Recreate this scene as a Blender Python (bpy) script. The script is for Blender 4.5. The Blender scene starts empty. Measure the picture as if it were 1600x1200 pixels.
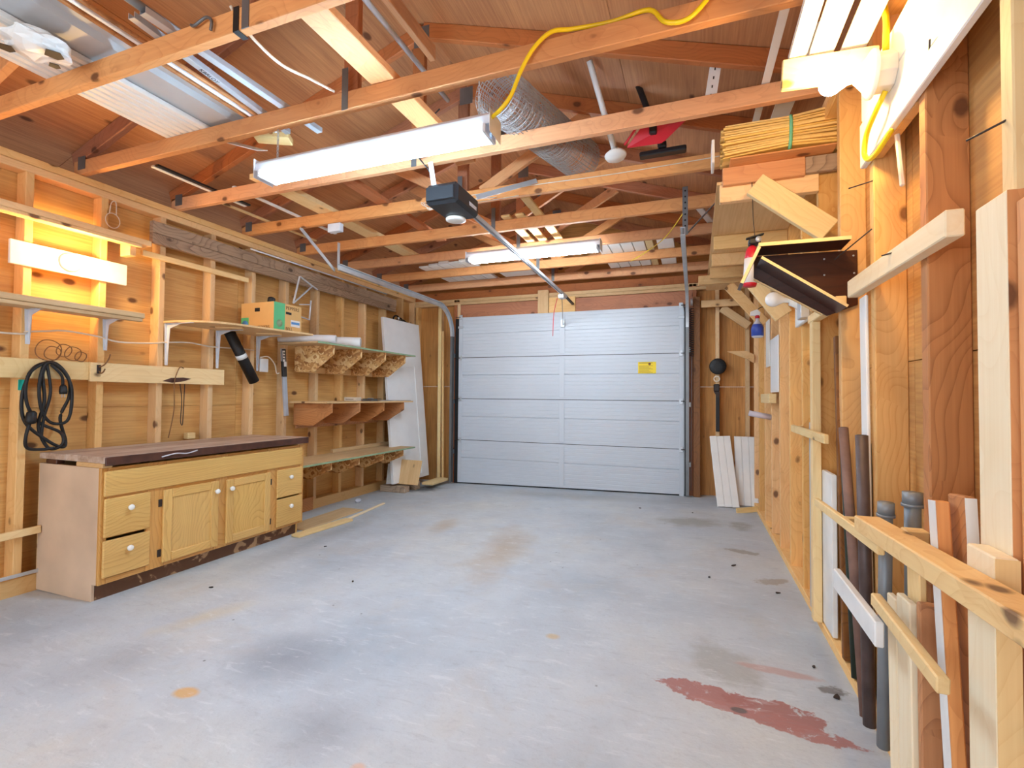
import bpy, bmesh, math, random
from mathutils import Vector, Matrix, noise as mnoise
random.seed(7)
S = bpy.context.scene
COL = S.collection

# ------------------------------------------------------------------ camera, world, added fill light, exposure
cd = bpy.data.cameras.new('camera'); cam = bpy.data.objects.new('camera', cd); COL.objects.link(cam)
cd.sensor_fit = 'HORIZONTAL'; cd.sensor_width = 36.0; cd.lens = 760.0 / 1600.0 * 36.0
cd.clip_start = 0.05; cd.clip_end = 100
yaw, pit, rol = math.radians(20.6), math.radians(1.44), math.radians(0.5)
f_ = Vector((-math.sin(yaw) * math.cos(pit), math.cos(yaw) * math.cos(pit), math.sin(pit)))
r_ = Vector((math.cos(yaw), math.sin(yaw), 0)); u_ = r_.cross(f_)
r2 = r_ * math.cos(rol) + u_ * math.sin(rol); u2 = -r_ * math.sin(rol) + u_ * math.cos(rol)
M = Matrix((r2, u2, -f_)).transposed().to_4x4(); M.translation = (0, 0, 1.10)
cam.matrix_world = M
S.camera = cam

w = bpy.data.worlds.new('world'); S.world = w; w.use_nodes = True
w.node_tree.nodes['Background'].inputs[0].default_value = (0.85, 0.93, 1.0, 1)
w.node_tree.nodes['Background'].inputs[1].default_value = 0.45

def area_light(name, loc, rot, sx, sy, power, col):
    l = bpy.data.lights.new(name, 'AREA'); l.shape = 'RECTANGLE'; l.size = sx; l.size_y = sy
    l.energy = power; l.color = col
    o = bpy.data.objects.new(name, l); COL.objects.link(o); o.location = loc; o.rotation_euler = rot
    return o
# fill light added behind the camera, set in a made-up opening
FILL_POWER = 64
area_light('fill_light', (-1.5, -1.78, 1.35), (math.radians(90), 0, 0), 3.4, 2.0, FILL_POWER, (0.78, 0.89, 1.0))

vs = S.view_settings
vs.view_transform = 'Standard'; vs.look = 'None'; vs.exposure = 0.40; vs.gamma = 1.0; vs.use_curve_mapping = False
TUBE, TUBE2, BULB = 112.0, 78.0, 260.0

# ------------------------------------------------------------------ material helpers
def lin(c):
    return tuple(((v / 255) / 12.92 if v / 255 <= 0.04045 else ((v / 255 + 0.055) / 1.055) ** 2.4) for v in c) + (1,)

class NT:
    def __init__(s, name):
        s.m = bpy.data.materials.new(name); s.m.use_nodes = True; s.t = s.m.node_tree
        s.b = s.t.nodes['Principled BSDF']
    def n(s, typ, **kw):
        nd = s.t.nodes.new(typ)
        for k, v in kw.items():
            if k.startswith('i_'):
                key = k[2:]
                nd.inputs[int(key) if key.isdigit() else key].default_value = v
            else: setattr(nd, k, v)
        return nd
    def l(s, a, b): s.t.links.new(a, b)
    def math(s, op, a, b=None, c=None, clamp=False):
        nd = s.n('ShaderNodeMath', operation=op); nd.use_clamp = clamp
        for i, v in enumerate((a, b, c)):
            if v is None: continue
            if isinstance(v, (int, float)): nd.inputs[i].default_value = v
            else: s.l(v, nd.inputs[i])
        return nd.outputs[0]
    def vmath(s, op, a, b):
        nd = s.n('ShaderNodeVectorMath', operation=op)
        for i, v in enumerate((a, b)):
            if isinstance(v, tuple): nd.inputs[i].default_value = v
            else: s.l(v, nd.inputs[i])
        return nd.outputs[1] if op in ('LENGTH', 'DISTANCE') else nd.outputs[0]
    def mix(s, fac, a, b, blend='MIX'):
        nd = s.n('ShaderNodeMix', data_type='RGBA', blend_type=blend)
        for i, v in ((0, fac), (6, a), (7, b)):
            if isinstance(v, (int, float)): nd.inputs[i].default_value = v
            elif isinstance(v, tuple): nd.inputs[i].default_value = v
            else: s.l(v, nd.inputs[i])
        return nd.outputs[2]
    def ramp(s, fac, stops):
        nd = s.n('ShaderNodeValToRGB'); e = nd.color_ramp.elements
        while len(e) < len(stops): e.new(0.5)
        for el, (p, c) in zip(e, stops): el.position = p; el.color = c
        s.l(fac, nd.inputs[0]); return nd.outputs[0]
    def noise(s, vec, scale, detail=3, rough=0.5, dist=0.0):
        nd = s.n('ShaderNodeTexNoise'); nd.inputs['Scale'].default_value = scale
        nd.inputs['Detail'].default_value = detail; nd.inputs['Roughness'].default_value = rough
        nd.inputs['Distortion'].default_value = dist
        s.l(vec, nd.inputs['Vector']); return nd.outputs[0]
    def bump(s, h, strength=0.2, dist=0.004):
        nd = s.n('ShaderNodeBump'); nd.inputs['Strength'].default_value = strength; nd.inputs['Distance'].default_value = dist
        s.l(h, nd.inputs['Height']); s.l(nd.outputs[0], s.b.inputs['Normal'])
    def base(s, v):
        if isinstance(v, tuple): s.b.inputs['Base Color'].default_value = v
        else: s.l(v, s.b.inputs['Base Color'])

G0 = (0, 0, 0, 1); G1 = (1, 1, 1, 1)

def plain(name, col, rough=0.5, metal=0.0, var=0.06, nscale=6):
    t = NT(name); tc = t.n('ShaderNodeTexCoord')
    n1 = t.noise(tc.outputs['Object'], nscale, 4)
    c = lin(col); d = tuple(v * (1 - var * 3) for v in c[:3]) + (1,)
    t.base(t.ramp(n1, [(0.3, d), (0.65, c)]))
    t.b.inputs['Roughness'].default_value = rough; t.b.inputs['Metallic'].default_value = metal
    return t.m

def wood(name, light, dark, knot=0.5, rings=0.5, rough=0.65, vary=0.18, knotcol=(92, 50, 24), rs=1.0):
    """lumber with the grain along local X; each board gets its own offset and tone"""
    t = NT(name); tc = t.n('ShaderNodeTexCoord'); oi = t.n('ShaderNodeObjectInfo')
    off = t.n('ShaderNodeCombineXYZ')
    t.l(t.math('MULTIPLY', oi.outputs['Random'], 37.0), off.inputs[0])
    t.l(t.math('MULTIPLY', oi.outputs['Random'], 11.0), off.inputs[1])
    t.l(t.math('MULTIPLY', oi.outputs['Random'], 5.0), off.inputs[2])
    p = t.vmath('ADD', tc.outputs['Object'], off.outputs[0])
    # knots
    pk = t.vmath('MULTIPLY', p, (7.5, 12.0, 12.0))
    vo = t.n('ShaderNodeTexVoronoi'); vo.inputs['Scale'].default_value = 1.0; t.l(pk, vo.inputs['Vector'])
    sep = t.n('ShaderNodeSeparateColor'); t.l(vo.outputs['Color'], sep.inputs[0])
    pick = t.math('GREATER_THAN', sep.outputs[0], 1.0 - 0.36 * knot)
    kd = t.math('ADD', vo.outputs['Distance'], t.math('MULTIPLY', t.noise(p, 30, 2), 0.10))
    km = t.n('ShaderNodeMapRange'); km.inputs[1].default_value = 0.30; km.inputs[2].default_value = 0.20
    t.l(kd, km.inputs[0]); knotm = t.math('MULTIPLY', km.outputs[0], pick)
    halo = t.n('ShaderNodeMapRange'); halo.inputs[1].default_value = 0.75; halo.inputs[2].default_value = 0.2
    t.l(vo.outputs['Distance'], halo.inputs[0]); halom = t.math('MULTIPLY', halo.outputs[0], pick)
    # grain: rings in a log whose axis lies along X, bent around knots
    pg = t.vmath('MULTIPLY', p, (0.55, 1.0, 1.0))
    n0 = t.noise(pg, 2.6, 2, 0.5)
    sx = t.n('ShaderNodeSeparateXYZ'); t.l(p, sx.inputs[0])
    yy = t.math('ADD', t.math('MULTIPLY', sx.outputs[1], 26.0 * rs), t.math('MULTIPLY', sx.outputs[2], 17.0 * rs))
    ph = t.math('ADD', yy, t.math('ADD', t.math('MULTIPLY', n0, 26.0), t.math('MULTIPLY', halom, 3.0)))
    ring = t.math('FRACT', ph)
    ringm = t.math('POWER', ring, 5.0)
    pf = t.vmath('MULTIPLY', p, (2.0, 90.0, 90.0))
    fine = t.noise(pf, 1.0, 3, 0.6)
    blot = t.noise(t.vmath('MULTIPLY', p, (0.8, 4.0, 4.0)), 1.6, 2)
    L, D = lin(light), lin(dark)
    fac = t.math('ADD', t.math('MULTIPLY', ringm, 0.75 * rings), t.math('MULTIPLY', t.math('SUBTRACT', fine, 0.2), 0.6))
    fac = t.math('ADD', fac, t.math('MULTIPLY', t.math('SUBTRACT', blot, 0.5), 0.55), clamp=True)
    c = t.mix(fac, L, D)
    c = t.mix(t.math('MULTIPLY', halom, 0.30), c, D)
    c = t.mix(t.math('MULTIPLY', knotm, 0.85), c, lin(knotcol))
    hv = t.n('ShaderNodeHueSaturation')
    t.l(t.math('MULTIPLY_ADD', oi.outputs['Random'], 2 * vary, 1 - vary), hv.inputs['Value'])
    t.l(t.math('MULTIPLY_ADD', t.math('FRACT', t.math('MULTIPLY', oi.outputs['Random'], 7.3)), min(0.2, vary * 1.2), 1 - min(0.1, vary * 0.6)), hv.inputs['Saturation'])
    t.l(c, hv.inputs['Color'])
    t.base(hv.outputs[0]); t.b.inputs['Roughness'].default_value = rough
    t.bump(fine, 0.12, 0.003)
    return t.m

def plywood(name, light, dark, rough=0.7, spots=True, sx=1.2, sy=9.0):
    t = NT(name); tc = t.n('ShaderNodeTexCoord'); oi = t.n('ShaderNodeObjectInfo')
    off = t.n('ShaderNodeCombineXYZ')
    t.l(t.math('MULTIPLY', oi.outputs['Random'], 23.0), off.inputs[0]); t.l(t.math('MULTIPLY', oi.outputs['Random'], 13.0), off.inputs[1])
    p = t.vmath('ADD', tc.outputs['Object'], off.outputs[0])
    a = t.noise(t.vmath('MULTIPLY', p, (sx, sy, sy)), 2.0, 4, 0.55, 1.2)
    b = t.noise(t.vmath('MULTIPLY', p, (0.7, 2.0, 2.0)), 1.4, 3)
    f = t.noise(t.vmath('MULTIPLY', p, (3.0, 110.0, 110.0)), 1.0, 2)
    fac = t.math('ADD', t.math('MULTIPLY', a, 0.7), t.math('MULTIPLY', t.math('SUBTRACT', b, 0.42), 0.9))
    fac = t.math('ADD', fac, t.math('MULTIPLY', t.math('SUBTRACT', f, 0.5), 0.9), clamp=True)
    c = t.mix(fac, lin(light), lin(dark))
    if spots:
        vo = t.n('ShaderNodeTexVoronoi'); vo.inputs['Scale'].default_value = 1.0
        t.l(t.vmath('MULTIPLY', p, (4.0, 7.0, 7.0)), vo.inputs['Vector'])
        sp = t.n('ShaderNodeSeparateColor'); t.l(vo.outputs['Color'], sp.inputs[0])
        pk = t.math('GREATER_THAN', sp.outputs[1], 0.45)
        mr = t.n('ShaderNodeMapRange'); mr.inputs[1].default_value = 0.17; mr.inputs[2].default_value = 0.10; t.l(vo.outputs['Distance'], mr.inputs[0])
        c = t.mix(t.math('MULTIPLY', t.math('MULTIPLY', mr.outputs[0], pk), 0.9), c, lin((88, 46, 20)))
    t.base(c); t.b.inputs['Roughness'].default_value = rough; t.bump(f, 0.08, 0.003)
    return t.m

def osb(name):
    t = NT(name); tc = t.n('ShaderNodeTexCoord')
    p = tc.outputs['Object']
    w1 = t.n('ShaderNodeTexVoronoi'); w1.inputs['Scale'].default_value = 1.0; w1.inputs['Randomness'].default_value = 1.0
    nz = t.n('ShaderNodeTexNoise'); nz.inputs['Scale'].default_value = 9.0; t.l(p, nz.inputs['Vector'])
    q = t.vmath('ADD', t.vmath('MULTIPLY', p, (15.0, 34.0, 34.0)), t.vmath('MULTIPLY', nz.outputs['Color'], (7.0, 7.0, 7.0)))
    t.l(q, w1.inputs['Vector'])
    sp = t.n('ShaderNodeSeparateColor'); t.l(w1.outputs['Color'], sp.inputs[0])
    c = t.ramp(sp.outputs[0], [(0.0, lin((160, 104, 56))), (0.25, lin((196, 138, 78))), (0.6, lin((224, 176, 112))), (1.0, lin((240, 206, 150)))])
    t.base(c); t.b.inputs['Roughness'].default_value = 0.75; t.bump(sp.outputs[1], 0.25, 0.003)
    return t.m

def emit(name, col, strength):
    t = NT(name); t.t.nodes.remove(t.b)
    e = t.n('ShaderNodeEmission'); e.inputs[0].default_value = col; e.inputs[1].default_value = strength
    t.l(e.outputs[0], t.t.nodes['Material Output'].inputs[0]); return t.m

M = {}
M['stud'] = wood('stud_pine', (238, 198, 142), (208, 154, 94), 0.5, 0.35)
M['stud_right'] = wood('stud_spruce', (238, 192, 130), (200, 138, 76), 0.8, 0.45)
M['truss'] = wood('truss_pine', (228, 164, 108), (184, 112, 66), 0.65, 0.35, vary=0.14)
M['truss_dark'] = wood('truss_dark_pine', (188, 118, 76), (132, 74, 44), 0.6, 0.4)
M['pale'] = wood('pale_lumber', (246, 216, 158), (218, 172, 106), 0.25, 0.3, vary=0.08)
M['pale_stained'] = wood('bark_stained_lumber', (244, 208, 146), (214, 160, 94), 1.6, 0.4, vary=0.03, knotcol=(96, 62, 38))
M['pale_board'] = wood('white_pine_board', (250, 234, 202), (232, 204, 156), 0.10, 0.25, vary=0.05, rs=0.6)
M['red_pine'] = wood('reddish_board', (202, 140, 88), (140, 84, 46), 0.6, 0.65, vary=0.1)
M['aged'] = wood('weathered_beam', (186, 160, 134), (104, 82, 66), 0.5, 0.8, vary=0.05, knotcol=(60, 44, 34))
M['oak'] = wood('golden_oak', (232, 188, 110), (188, 130, 60), 0.0, 0.6, rough=0.45, vary=0.03, rs=2.4)
M['oak_frame'] = wood('golden_oak_frame', (224, 168, 90), (176, 112, 46), 0.0, 0.6, rough=0.45, vary=0.05, rs=2.0)
M['darkply'] = wood('dark_stained_ply', (74, 36, 20), (38, 18, 12), 0.0, 0.5, rough=0.32, vary=0.02)
M['stake'] = wood('brown_stake', (146, 96, 52), (84, 50, 26), 0.3, 0.6)
M['ply_left'] = plywood('plywood_wall', (230, 184, 114), (182, 126, 64))
M['ply_right'] = plywood('rough_sawn_sheathing', (222, 174, 108), (170, 114, 60))
M['ply_far'] = plywood('knotty_plywood', (222, 160, 86), (142, 86, 40))
M['ply_roof'] = plywood('roof_plywood', (206, 146, 96), (150, 90, 54))
M['ply_pale'] = plywood('pale_plywood', (236, 200, 148), (206, 160, 104))
M['ply_edge'] = plywood('shelf_board', (226, 196, 150), (186, 146, 100), spots=False)
M['osb'] = osb('strand_board')
M['white'] = plain('white_paint', (240, 240, 238), 0.45)
M['white_vinyl'] = plain('white_vinyl', (244, 243, 240), 0.35, var=0.02)
M['grey_vinyl'] = plain('grey_vinyl', (190, 188, 188), 0.4, var=0.03)
M['door_white'] = plain('white_door_paint', (246, 246, 246), 0.4, var=0.02)
M['melamine'] = plain('worn_side_panel', (226, 198, 170), 0.5, var=0.08, nscale=2.5)
M['galv'] = plain('galvanized_steel', (206, 212, 218), 0.38, 0.45)
M['dull_metal'] = plain('dull_steel', (130, 132, 134), 0.45, 0.7)
M['enamel'] = plain('white_enamel_steel', (226, 230, 238), 0.35)
M['black'] = plain('black_rubber', (18, 18, 20), 0.55)
M['blackpl'] = plain('black_plastic', (30, 32, 36), 0.4)
M['darkmetal'] = plain('dark_iron', (62, 52, 50), 0.55, 0.4, var=0.12, nscale=14)
M['rust'] = plain('rusty_iron', (140, 108, 96), 0.7, 0.1, var=0.12, nscale=14)
M['darkpipe'] = plain('dark_pipe', (98, 82, 80), 0.5, 0.2, var=0.14, nscale=14)
M['greenpipe'] = plain('dark_green_pipe', (44, 58, 46), 0.5, 0.1, var=0.12)
M['galvpipe'] = plain('grey_pipe', (140, 147, 153), 0.45, 0.2, var=0.08)
M['wire'] = plain('mesh_wire', (176, 168, 162), 0.5, 0.15)
M['wire_thin'] = plain('brown_wire', (138, 96, 58), 0.5, 0.4)
M['yellow'] = plain('yellow_cord', (250, 214, 20), 0.4)
M['cable'] = plain('white_cable', (240, 226, 206), 0.5)
M['porcelain'] = plain('porcelain', (246, 244, 238), 0.25, var=0.01)
M['red'] = plain('red_plastic', (206, 30, 48), 0.4, var=0.02)
M['card'] = plain('cardboard', (226, 178, 112), 0.75, var=0.03)
M['green_print'] = plain('green_print', (92, 190, 130), 0.6, var=0.02)
M['blue_print'] = plain('blue_print', (84, 140, 200), 0.6, var=0.02)
M['ink'] = plain('dark_ink', (120, 80, 44), 0.7, var=0.0)
M['blackink'] = plain('black_ink', (24, 24, 26), 0.7, var=0.0)
M['paper'] = plain('white_paper', (232, 228, 226), 0.6, var=0.03)
M['teal'] = plain('teal_tape', (30, 190, 170), 0.4)
M['greenedge'] = plain('green_paint', (150, 178, 140), 0.6, var=0.08, nscale=12)
M['strap_green'] = plain('pale_green_strap', (120, 200, 160), 0.5)
M['cedar'] = wood('cedar_shim', (246, 206, 120), (214, 158, 76), 0.0, 0.35, vary=0.12)
M['blue_liquid'] = plain('blue_label', (54, 78, 170), 0.35, var=0.03)
M['clear_plastic'] = plain('cloudy_plastic', (206, 206, 214), 0.25, var=0.02)
M['lamp_off'] = plain('frosted_glass', (244, 244, 244), 0.2, var=0.0)
M['pinkpipe'] = plain('pale_tube', (206, 196, 206), 0.35, var=0.05)
M['doorsteel'] = plain('garage_door_steel', (202, 208, 216), 0.42, 0.0, var=0.02, nscale=1.5)
M['sticker'] = plain('yellow_sticker', (246, 216, 30), 0.5, var=0.0)
M['silver'] = plain('aluminium_level', (186, 194, 206), 0.35, 0.2)
M['brownpaint'] = plain('dark_brown_edge', (84, 46, 30), 0.5, var=0.15, nscale=20)
M['tube_glow'] = emit('fluorescent_tube_near', (0.49, 0.75, 1.0, 1), TUBE)
M['tube_glow2'] = emit('fluorescent_tube_far', (0.78, 0.90, 1.0, 1), TUBE2)
M['bulb_glow'] = emit('lit_bulb', (1.0, 0.63, 0.24, 1), BULB)

# worn brown-grey worktop
t = NT('worn_worktop'); tc = t.n('ShaderNodeTexCoord')
a = t.noise(t.vmath('MULTIPLY', tc.outputs['Object'], (1.5, 14.0, 14.0)), 1.5, 5, 0.6)
b = t.noise(tc.outputs['Object'], 4.0, 4)
t.base(t.mix(t.math('MULTIPLY', b, 0.6), t.ramp(a, [(0.3, lin((136, 104, 84))), (0.5, lin((198, 174, 156))), (0.7, lin((226, 214, 202)))]), lin((170, 138, 116))))
t.b.inputs['Roughness'].default_value = 0.5; M['worktop'] = t.m
# scuffed toe kick
t = NT('scuffed_kick'); tc = t.n('ShaderNodeTexCoord')
a = t.noise(tc.outputs['Object'], 9.0, 3, 0.5, 1.0)
t.base(t.ramp(a, [(0.52, lin((98, 62, 36))), (0.58, lin((110, 72, 44))), (0.62, lin((186, 150, 110)))])); M['kick'] = t.m

# concrete slab with its stains
t = NT('concrete_floor'); tc = t.n('ShaderNodeTexCoord'); p = tc.outputs['Object']
n1 = t.noise(p, 0.8, 6, 0.6); n2 = t.noise(p, 5.0, 6, 0.65); n3 = t.noise(p, 60.0, 3, 0.6); n4 = t.noise(p, 2.2, 4, 0.6, 0.6)
c = t.ramp(n1, [(0.32, lin((170, 180, 190))), (0.5, lin((194, 200, 206))), (0.68, lin((206, 206, 202)))])
c = t.mix(t.math('MULTIPLY', t.ramp(n2, [(0.42, G0), (0.75, G1)]), 0.35), c, lin((168, 168, 172)))
c = t.mix(t.math('MULTIPLY', t.ramp(n4, [(0.55, G0), (0.72, G1)]), 0.25), c, lin((196, 176, 152)))
c = t.mix(t.math('MULTIPLY', t.ramp(n3, [(0.55, G0), (0.8, G1)]), 0.22), c, lin((150, 150, 152)))
def stain(c, cx, cy, rx, ry, rot, col, amt, soft=0.25, ns=6.0, na=0.9, holes=False):
    mp = t.n('ShaderNodeMapping'); mp.vector_type = 'TEXTURE'
    mp.inputs['Location'].default_value = (cx, cy, 0); mp.inputs['Rotation'].default_value = (0, 0, rot); mp.inputs['Scale'].default_value = (rx, ry, 1)
    t.l(p, mp.inputs[0])
    sx = t.n('ShaderNodeSeparateXYZ'); t.l(mp.outputs[0], sx.inputs[0])
    r2 = t.math('SQRT', t.math('ADD', t.math('POWER', sx.outputs[0], 2.0), t.math('POWER', sx.outputs[1], 2.0)))
    d = t.math('ADD', r2, t.math('MULTIPLY', t.math('SUBTRACT', t.noise(p, ns, 6, 0.65), 0.5), na * 2))
    mr = t.n('ShaderNodeMapRange'); mr.inputs[1].default_value = 1.0; mr.inputs[2].default_value = 1.0 - soft; t.l(d, mr.inputs[0])
    m = mr.outputs[0]
    if holes: m = t.math('MULTIPLY', m, t.ramp(t.noise(p, 17.0, 8, 0.75, 0.5), [(0.35, G0), (0.42, G1)]))
    return t.mix(t.math('MULTIPLY', m, amt), c, lin(col))
c = stain(c, -1.60, 1.60, .28, .26, 0, (120, 122, 130), 0.55, 0.9, 3.0, 0.6)
c = stain(c, -1.15, 1.28, .22, .18, 0, (140, 136, 138), 0.4, 0.9, 4.0, 0.6)
c = stain(c, -2.2, 1.35, .3, .22, 0.4, (140, 138, 140), 0.4, 0.9, 4.0, 0.6)
c = stain(c, -2.75, 3.0, .18, 1.0, 0.05, (116, 122, 128), 0.4, 0.9, 3.0, 0.5)
c = stain(c, -1.30, 3.3, .22, .75, 0.15, (176, 148, 112), 0.55, 0.9, 4.0, 0.8)
c = stain(c, -2.0, 3.7, .12, .3, 0.2, (180, 150, 112), 0.5, 0.9, 5.0, 0.8)
c = stain(c, -0.02, 4.5, .36, .2, 0.1, (150, 146, 132), 0.6, 0.6, 6.0, 0.8)
c = stain(c, 0.36, 4.5, .10, .18, 0.0, (144, 140, 128), 0.6, 0.5, 8.0, 0.7)
c = stain(c, -1.3, 5.3, 1.4, .22, 0.0, (150, 148, 142), 0.5, 0.9, 2.5, 0.6)
c = stain(c, -3.1, 5.2, .3, .25, 0.0, (60, 58, 56), 0.75, 0.6, 6.0, 0.8)
c = stain(c, 0.10, 2.16, .14, .20, 0.3, (158, 156, 150), 0.6, 0.4, 8.0, 0.7)
c = stain(c, 0.30, 2.17, .16, .03, -0.1, (190, 150, 142), 0.7, 0.4, 8.0, 0.7)
c = stain(c, -1.763, 1.289, .065, .04, 0.1, (214, 166, 98), 0.85, 0.35, 8.0, 0.3)
c = stain(c, -2.30, 1.75, .10, .28, -0.3, (214, 190, 140), 0.4, 0.8, 5.0, 0.6)
c = stain(c, -0.92, 1.20, .03, .025, 0, (220, 176, 150), 0.7, 0.5, 8.0, 0.3)
c = stain(c, -0.60, 2.15, .04, .03, 0, (200, 166, 110), 0.7, 0.5, 8.0, 0.3)
c = stain(c, 0.03, 1.925, .15, .060, -0.12, (166, 112, 106), 0.95, 0.10, 13.0, 0.9, True)
c = stain(c, 0.235, 1.885, .17, .075, -0.12, (162, 108, 102), 0.95, 0.10, 11.0, 0.8, True)
c = stain(c, 0.29, 1.825, .17, .045, -0.22, (170, 116, 110), 0.95, 0.10, 13.0, 0.8, True)
c = stain(c, 0.12, 1.865, .15, .030, -0.20, (172, 120, 114), 0.9, 0.10, 15.0, 0.8, True)
c = stain(c, 0.47, 2.1, .05, .03, 0, (90, 80, 72), 0.7, 0.3, 20.0, 1.2)
c = stain(c, 0.42, 3.2, .10, .05, 0.4, (150, 136, 118), 0.6, 0.3, 14.0, 1.2)
c = stain(c, 0.3, 3.75, .12, .05, -0.4, (140, 126, 108), 0.6, 0.3, 14.0, 1.2)
c = stain(c, 0.14, 1.86, .03, .018, 0, (96, 88, 86), 0.9, 0.3, 12.0, 0.3)
vz = t.n('ShaderNodeTexVoronoi'); vz.inputs['Scale'].default_value = 9.0; t.l(p, vz.inputs['Vector'])
sq = t.n('ShaderNodeSeparateColor'); t.l(vz.outputs['Color'], sq.inputs[0])
mq = t.n('ShaderNodeMapRange'); mq.inputs[1].default_value = 0.07; mq.inputs[2].default_value = 0.03; t.l(vz.outputs['Distance'], mq.inputs[0])
c = t.mix(t.math('MULTIPLY', t.math('MULTIPLY', mq.outputs[0], t.math('GREATER_THAN', sq.outputs[0], 0.82)), 0.75), c, lin((84, 78, 76)))
n5 = t.noise(t.vmath('MULTIPLY', p, (1.0, 3.5, 1.0)), 7.0, 7, 0.72, 0.8)
c = t.mix(t.math('MULTIPLY', t.ramp(n5, [(0.56, G0), (0.66, G1)]), 0.22), c, lin((140, 140, 146)))
c = t.mix(t.math('MULTIPLY', t.ramp(n5, [(0.34, G1), (0.44, G0)]), 0.35), c, lin((226, 228, 230)))
t.base(c); t.b.inputs['Roughness'].default_value = 0.62
t.bump(t.math('ADD', n3, t.math('MULTIPLY', n2, 0.6)), 0.3, 0.004); M['floor'] = t.m

# ------------------------------------------------------------------ geometry helpers
WM = {}      # world matrix of every object we make
def link(name, me, mat, parent, world):
    o = bpy.data.objects.new(name, me); COL.objects.link(o)
    if me is not None and mat is not None and not me.materials: me.materials.append(M[mat] if isinstance(mat, str) else mat)
    elif me is not None and mat is not None:
        mm = M[mat] if isinstance(mat, str) else mat
        if me.materials[0] != mm:
            o.material_slots[0].link = 'OBJECT'; o.material_slots[0].material = mm
    WM[o.name] = world
    if parent is not None:
        o.parent = parent; o.matrix_basis = WM[parent.name].inverted() @ world
    else: o.matrix_basis = world
    return o

def tag(o, label, cat, group=None, kind=None):
    if label: o['label'] = label
    if cat: o['category'] = cat
    if group: o['group'] = group
    if kind: o['kind'] = kind
    return o

def thing(name, label, cat, loc, group=None):
    o = bpy.data.objects.new(name, None); COL.objects.link(o); o.empty_display_size = 0.1
    w = Matrix.Translation(loc); o.matrix_basis = w; WM[o.name] = w
    return tag(o, label, cat, group)

def struct(o): o['kind'] = 'structure'; return o

def newmesh(name, verts, faces, smooth=False):
    me = bpy.data.meshes.new(name); me.from_pydata(verts, [], faces); me.validate()
    if smooth:
        for p in me.polygons: p.use_smooth = True
    return me

BOX = {}
def boxmesh(lx, ly, lz, b):
    k = (round(lx, 4), round(ly, 4), round(lz, 4), round(b, 4))
    if k not in BOX:
        bm = bmesh.new(); bmesh.ops.create_cube(bm, size=1.0)
        bmesh.ops.scale(bm, vec=(lx, ly, lz), verts=bm.verts)
        if b > 0: bmesh.ops.bevel(bm, geom=bm.edges[:], offset=min(b, 0.3 * min(lx, ly, lz)), segments=1, affect='EDGES')
        me = bpy.data.meshes.new('box'); bm.to_mesh(me); bm.free(); BOX[k] = me
    return BOX[k]

def axes(c, x, y):
    x = Vector(x).normalized(); y = Vector(y); y = (y - x * y.dot(x)).normalized(); z = x.cross(y)
    m = Matrix((x, y, z)).transposed().to_4x4(); m.translation = c; return m

def lum(name, x0, x1, y0, y1, z0, z1, mat, parent=None, b=0.003):
    """axis-aligned board; grain along its longest side"""
    d = (x1 - x0, y1 - y0, z1 - z0); c = Vector(((x0 + x1) / 2, (y0 + y1) / 2, (z0 + z1) / 2))
    i = max(range(3), key=lambda k: d[k]); e = [Vector((1, 0, 0)), Vector((0, 1, 0)), Vector((0, 0, 1))]
    j = (i + 1) % 3; k = (i + 2) % 3
    return link(name, boxmesh(d[i], d[j], d[k], b), mat, parent, axes(c, e[i], e[j]))

def beam(name, p0, p1, w, t, side, mat, parent=None, b=0.003):
    """board from p0 to p1, width w along 'side', thickness t"""
    p0, p1 = Vector(p0), Vector(p1)
    return link(name, boxmesh((p1 - p0).length, w, t, b), mat, parent, axes((p0 + p1) / 2, p1 - p0, side))

def prism(name, pts, frame, depth, mat, parent=None, b=0.0015):
    """polygon pts (local x,y) extruded along local z from 0 to depth; frame = (origin, xdir, ydir)"""
    bm = bmesh.new()
    lo = [bm.verts.new((x, y, 0)) for x, y in pts]; hi = [bm.verts.new((x, y, depth)) for x, y in pts]
    n = len(pts); bm.faces.new(lo[::-1]); bm.faces.new(hi)
    for i in range(n): bm.faces.new((lo[i], lo[(i + 1) % n], hi[(i + 1) % n], hi[i]))
    bmesh.ops.recalc_face_normals(bm, faces=bm.faces[:])
    if b: bmesh.ops.bevel(bm, geom=bm.edges[:], offset=b, segments=1, affect='EDGES')
    me = bpy.data.meshes.new(name); bm.to_mesh(me); bm.free()
    return link(name, me, mat, parent, axes(Vector(frame[0]), frame[1], frame[2]))

def spline(pts, k=6, closed=False):
    P = [Vector(p) for p in pts]; out = []; n = len(P)
    rng = range(n if closed else n - 1)
    for i in rng:
        a = P[(i - 1) % n] if closed or i > 0 else P[0]; b = P[i]; c = P[(i + 1) % n]; d = P[(i + 2) % n] if closed or i + 2 < n else P[-1]
        for s in range(k):
            u = s / k
            out.append(0.5 * ((2 * b) + (c - a) * u + (2 * a - 5 * b + 4 * c - d) * u * u + (3 * b - a - 3 * c + d) * u ** 3))
    if not closed: out.append(P[-1])
    return out

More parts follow.
